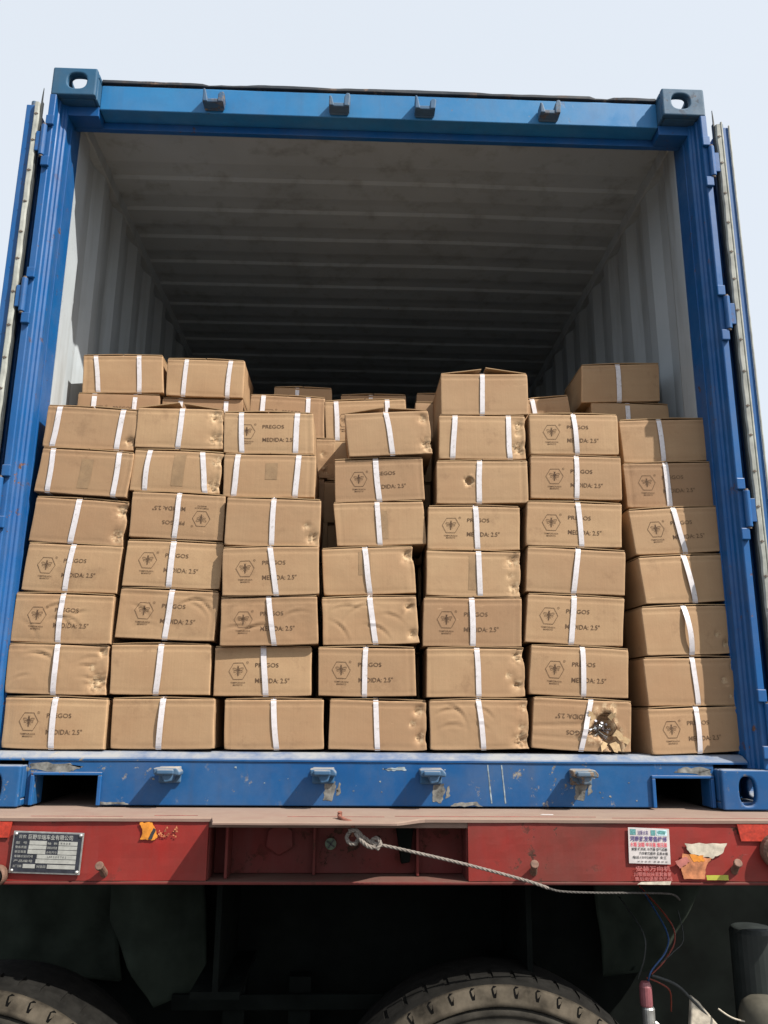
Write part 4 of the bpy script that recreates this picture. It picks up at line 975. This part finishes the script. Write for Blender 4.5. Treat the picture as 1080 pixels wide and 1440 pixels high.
    # printed bee mark and lettering
    if 'L' in fl or 'U' in fl:
        V, F = bee_print(); nl = _bp['n']; ks = w / .318
        sg = -1 if 'U' in fl else 1; jx, jz = rnd.uniform(-.007, .006), rnd.uniform(-.005, .005)
        ox, oz = (-.25 * w + jx, h * .54 + jz) if sg > 0 else (.25 * w + jx, h * .47 + jz)
        skip = rnd.random()
        for nm, F_ in (('printed_logo', F[:nl]), ('printed_lettering', F[nl:_bp['m']]), ('printed_lettering', F[_bp['m']:])):
            used = sorted({i for f in F_ for i in f}); rm = {q: k for k, q in enumerate(used)}
            vv = []
            for q in used:
                a, b, c = surf(ox + sg * V[q][0] * ks, oz + sg * V[q][1] * ks); vv.append((a, b - .0009, c))
            mb = MB(); mb.add(vv, [tuple(rm[i] for i in f) for f in F_]); p = mb.build(nm, 'ink', root)
    if 'T' in fl and hi:
        mb = MB(); vv = []; tx = -.02 * w + rnd.uniform(-.012, .012); n_ = 8
        top = h * (.92 if 'C' in fl else .80); bot = h * .42 if rnd.random() < .5 else h * .15
        for i in range(n_ + 1):
            for j in range(n_ + 1):
                a, b, c = surf(tx + (.040 * i / n_ - .02) + .002 * (j / n_), bot + (top - bot) * j / n_); vv.append((a, b - .0007, c))
        mb.add(vv, [(i * (n_ + 1) + j, (i + 1) * (n_ + 1) + j, (i + 1) * (n_ + 1) + j + 1, i * (n_ + 1) + j + 1) for i in range(n_) for j in range(n_)]); mb.build('packing_tape', 'tape', root, smooth=True)
    # straps
    for si, (ut, ub) in enumerate(straps):
        sw = rnd.uniform(.0080, .0092); pts = []; n_ = 16 if hi else 5; bow = rnd.uniform(-.0018, .0018)
        for k in range(n_ + 1):
            t = k / n_; a = (ut + (ub - ut) * t) * w + bow * math.sin(t * PI); zz = h * (1 - t); 
            sa = [surf(a + q, zz) for q in (-sw, -sw / 2, 0, sw / 2, sw)]
            pts.append((a + (sa[2][0] - a), min(q[1] for q in sa) - .0011 - (.0012 if 0 < t < 1 else 0), sa[2][2] + (.0012 if k == 0 else (-.0012 if k == n_ else 0))))
        so_ = {'c7r3': .013, 'c7r4': .006, 'c1r2': .006, 'c2r1': .006, 'c3r3': .005, 'c7r1': .005}.get(key, rnd.uniform(.0005, .0028))
        pts = [(p[0], p[1] - so_ * math.sin(PI * i_ / n_), p[2]) for i_, p in enumerate(pts)]
        x0, x1 = pts[-1][0], pts[0][0]
        loop = pts + [(x0, -DEPTH / 2 + .01, -.0012), (x0, DEPTH / 2 + .001, -.0012), (x1, DEPTH / 2 + .001, h + .0012), (x1, -DEPTH / 2 + .01, h + (.0095 if hi and 'F' not in fl else .0015))]
        if 'F' in fl: loop[-1] = (x1, -DEPTH / 2 + .01, h + .003)
        n2 = len(loop); vv = []; ff = []; cx_, cy_, cz_ = 0, 0, h / 2
        for (a, b, c) in loop:
            iy = .0009 if b < 0 else -.0009; iz = -.0009 if c > h / 2 else .0009
            inner = (b + (iy if b < -DEPTH / 2 + .006 else 0), c + (iz if abs(c - h / 2) > h / 2 - .0005 else 0))
            vv += [(a - sw, b, c), (a + sw, b, c), (a + sw, inner[0], inner[1]), (a - sw, inner[0], inner[1])]
        for k in range(n2):
            j = (k + 1) % n2
            for q in range(4): ff.append((k * 4 + q, k * 4 + (q + 1) % 4, j * 4 + (q + 1) % 4, j * 4 + q))
        mb = MB(); mb.add(vv, ff); mb.build('strap', 'strap', root)
    # closing flaps on top: thin board, slightly sprung
    lift = .021 if 'F' in fl else .0042
    for s_ in (-1, 1):
        vv = []; n_ = 8; gap = .002 if 'F' not in fl else .008
        lf = lift * rnd.uniform(.8, 1.1); 
        if key == 'c4r7': lf = .017 if s_ < 0 else .014
        for k in range(n_ + 1):
            t = k / n_; a = s_ * (w / 2 - .003 - (w / 2 - .003 - gap) * t); zz = h + .0012 + lf * (t if 'F' in fl else math.sin(t * PI * .5)) + (.0007 * NV(a * 20, s_, seed) if k else 0)
            yf = -DEPTH / 2 + .0004 + .0016 * NV(a * 15, 3, seed) + (.003 if 'F' in fl else 0)
            vv += [(a + shear * .5, yf, zz), (a + shear * .5, yf, zz + .0030), (a + shear * .5, DEPTH / 2 - .002, zz + .0030), (a + shear * .5, DEPTH / 2 - .002, zz)]
        ff = [(k * 4 + q, k * 4 + (q + 1) % 4, k * 4 + 4 + (q + 1) % 4, k * 4 + 4 + q) for k in range(n_) for q in range(4)] + [(0, 1, 2, 3), (n_ * 4, n_ * 4 + 1, n_ * 4 + 2, n_ * 4 + 3)]
        if hi or s_ > 0 or True:
            mb = MB(); mb.add(vv, ff); mb.build('top_flap', 'kraft_in', root)
    if 'H' in fl:
        r3 = random.Random(3)
        for k in range(22):
            a, b = .055 + r3.uniform(-.012, .012), h * .42 + r3.uniform(-.016, .016); d = Vector((r3.uniform(-1, 1), -r3.uniform(.3, 1.1), r3.uniform(-.9, .7))).normalized()
            p = Vector((a, -DEPTH / 2 + .024, b)); mb = MB(); mb.tube([p, p + d * .030], .0017, 6); mb.tube([p + d * .030, p + d * .0315], .0042, 8); mb.build('nail', 'nail' if k % 3 else 'metal', root)
        for k, (a, b, L, an, tilt) in enumerate(((.036, .098, .030, 2.3, .5), (.085, .100, .028, .9, .6), (.103, .060, .036, -.5, .5), (.100, .030, .042, -1.1, .30), (.074, .030, .030, -1.9, .5), (.128, .040, .030, -.2, .3))):
            c, s2 = math.cos(an), math.sin(an); P_ = []
            r4 = random.Random(k)
            for (u, v) in ((0, -.42), (.35, -.38), (.62, -.50), (1, -.10), (.78, .02), (.72, .26), (.30, .44), (.05, .30)):
                u2, v2 = u * L * r4.uniform(.8, 1.15), v * L * .8 * r4.uniform(.7, 1.2); out = -tilt * u2 * .6
                sx_, sy_, sz_ = surf(a, b); P_.append((sx_ + u2 * c - v2 * s2, -DEPTH / 2 - .0018 + out * .8, sz_ + u2 * s2 + v2 * c))
            mb = MB(); mb.add(P_ + [(p[0], p[1] + .002, p[2]) for p in P_], [tuple(range(8)), tuple(range(8, 16))[::-1]] + [(i, (i + 1) % 8, 8 + (i + 1) % 8, 8 + i) for i in range(8)]); mb.build('torn_flap', 'torn', root)
    return root

ORD = ['', 'bottom', 'second', 'third', 'fourth', 'fifth', 'sixth', 'seventh', 'eighth']
COLN = {1: 'leftmost stack', 2: 'second stack from left', 3: 'third stack from left', 4: 'middle stack', 5: 'third stack from right', 6: 'second stack from right', 7: 'rightmost stack'}
TOPS = {1: 7, 2: 7, 3: 7, 4: 7, 5: 8, 6: 7, 7: 7}
def look(fl, straps):
    if 'H' in fl: return 'torn open showing nails'
    if 'U' in fl: return 'with upside-down bee logo'
    if 'h' in fl: return 'with small ripped hole'
    if 'F' in fl: return 'with raised top flaps'
    if 'W' in fl: return 'with wrinkled ' + ('printed front' if 'L' in fl else 'plain front')
    if 'L' in fl: return 'with bee logo' + (' and two straps' if len(straps) == 2 else '')
    if len(straps) == 2: return 'with two straps'
    if 'C' in fl: return 'with crushed right edge'
    return 'with plain front'
GF = 'strapped cartons stacked at the container door'
for R in FRONT:
    key = R[0]; c = int(key[1]); r = int(key[3])
    if key[0] != 'c': continue
    o = make_box(*R)
    o['label'] = f"carton {look(R[9], R[8])}, {'top' if r == TOPS[c] else ORD[r] + (' from bottom' if r > 1 else '')} of {COLN[c]}"
    o['category'] = 'cardboard box'; o['group'] = GF
GB = 'strapped cartons in the rows behind the front stacks'
SPEC = {'b1r9': 'shaded brown carton under two straps, topmost behind the leftmost front stack', 'b2r9': 'shaded brown carton with two straps, topmost behind second stack from left',
        'b7r9': 'dark shaded brown carton with one strap, topmost behind the rightmost front stack', 'b3r8': 'brown carton with bee logo and two straps, behind the top of the third front stack',
        'b4r8': 'brown carton with bee logo and two straps, behind the tented carton of the middle stack', 'b6r8': 'tilted brown carton behind the second stack from the right, its strap leaning',
        't3r9': 'shaded brown carton farthest back, seen above the row behind the third front stack', 't4r9': 'shaded brown carton farthest back, seen above the row behind the middle front stack'}
BACK = [R for R in FRONT if R[0][0] != 'c']
for R in BACK:
    o = make_box(*R, hi=(R[0][0] == 'b')); o['label'] = SPEC[R[0]]; o['category'] = 'cardboard box'; o['group'] = GB
# the rest of the second row (seen in slivers and through the gaps between the front stacks)
cx2 = {1: -.985, 2: -.665, 3: -.340, 4: -.035, 5: .300, 6: .640, 7: .985}
rr = random.Random(11)
EX = {(1, 8): 'shaded printed carton with two straps, second from top behind leftmost front stack', (2, 8): 'shaded carton with two straps, second from top behind second front stack from left',
      (7, 8): 'shaded carton with one strap, second from top behind rightmost front stack', (5, 8): 'brown carton glimpsed between the middle stack and the tall stack beside it',
      (3, 7): 'carton with battered end, showing in the gap right of third front stack', (4, 7): 'pinkish brown carton showing left of the middle stack, under a logo carton'}
for c, topr in ((1, 8), (2, 8), (3, 7), (4, 7), (5, 8), (6, 7), (7, 8)):
    tz = {1: 1.457, 2: 1.450, 3: 1.292, 4: 1.282, 5: 1.445, 6: 1.312, 7: 1.466}[c]; step = (tz - .162) / topr
    for r in range(topr, 0, -1):
        vis = (c, r) in EX
        st = {1: [(-.30, -.30), (.20, .20)], 2: [(-.27, -.27), (.29, .29)], 7: [(-.03, -.03)]}.get(c, [(0, 0)]) if r == topr else [(rr.uniform(-.04, .04), rr.uniform(-.04, .04))]
        jx = rr.uniform(-.012, .012) if r < topr else 0
        if (c, r) == (3, 7): jx = .030
        if (c, r) == (4, 7): jx = .004
        ztop = .162 + step * r; hh = step - .008
        o = make_box(f'q{c}{r}', cx2[c] + jx, .37 + rr.uniform(-.006, .012), ztop - .006 - hh / 2, .308, hh, rr.uniform(-.012, .012), 0, st, ('L' if (c, r) in ((1, 8), (6, 7)) else '') + ('C' if (c, r) == (3, 7) else ''), hi=((c, r) == (3, 7)))
        o['label'] = EX.get((c, r), 'dark carton in the second row, hidden behind front stacks except for slivers in gaps')
        o['category'] = 'cardboard box'; o['group'] = GB if vis else 'cartons hidden behind the front stacks'
o = make_box('t5r9', .330, .68, 1.53, .308, .150, .0, 0, [(0, 0)], '', hi=False); o['label'] = 'shaded brown carton farthest back, left of the tall stack that rises highest'; o['category'] = 'cardboard box'; o['group'] = GB
for c, x in ((3, -.300), (4, -.004), (5, .330)):
    for r in (8, 7):
        o = make_box(f't{c}{r}', x, .68, .162 + .161 * r - .081, .308, .150, 0, 0, [(0, 0)], '', hi=False)
        o['label'] = 'dark brown carton in the third row, just below the farthest cartons in view'; o['category'] = 'cardboard box'; o['group'] = 'cartons hidden behind the front stacks'
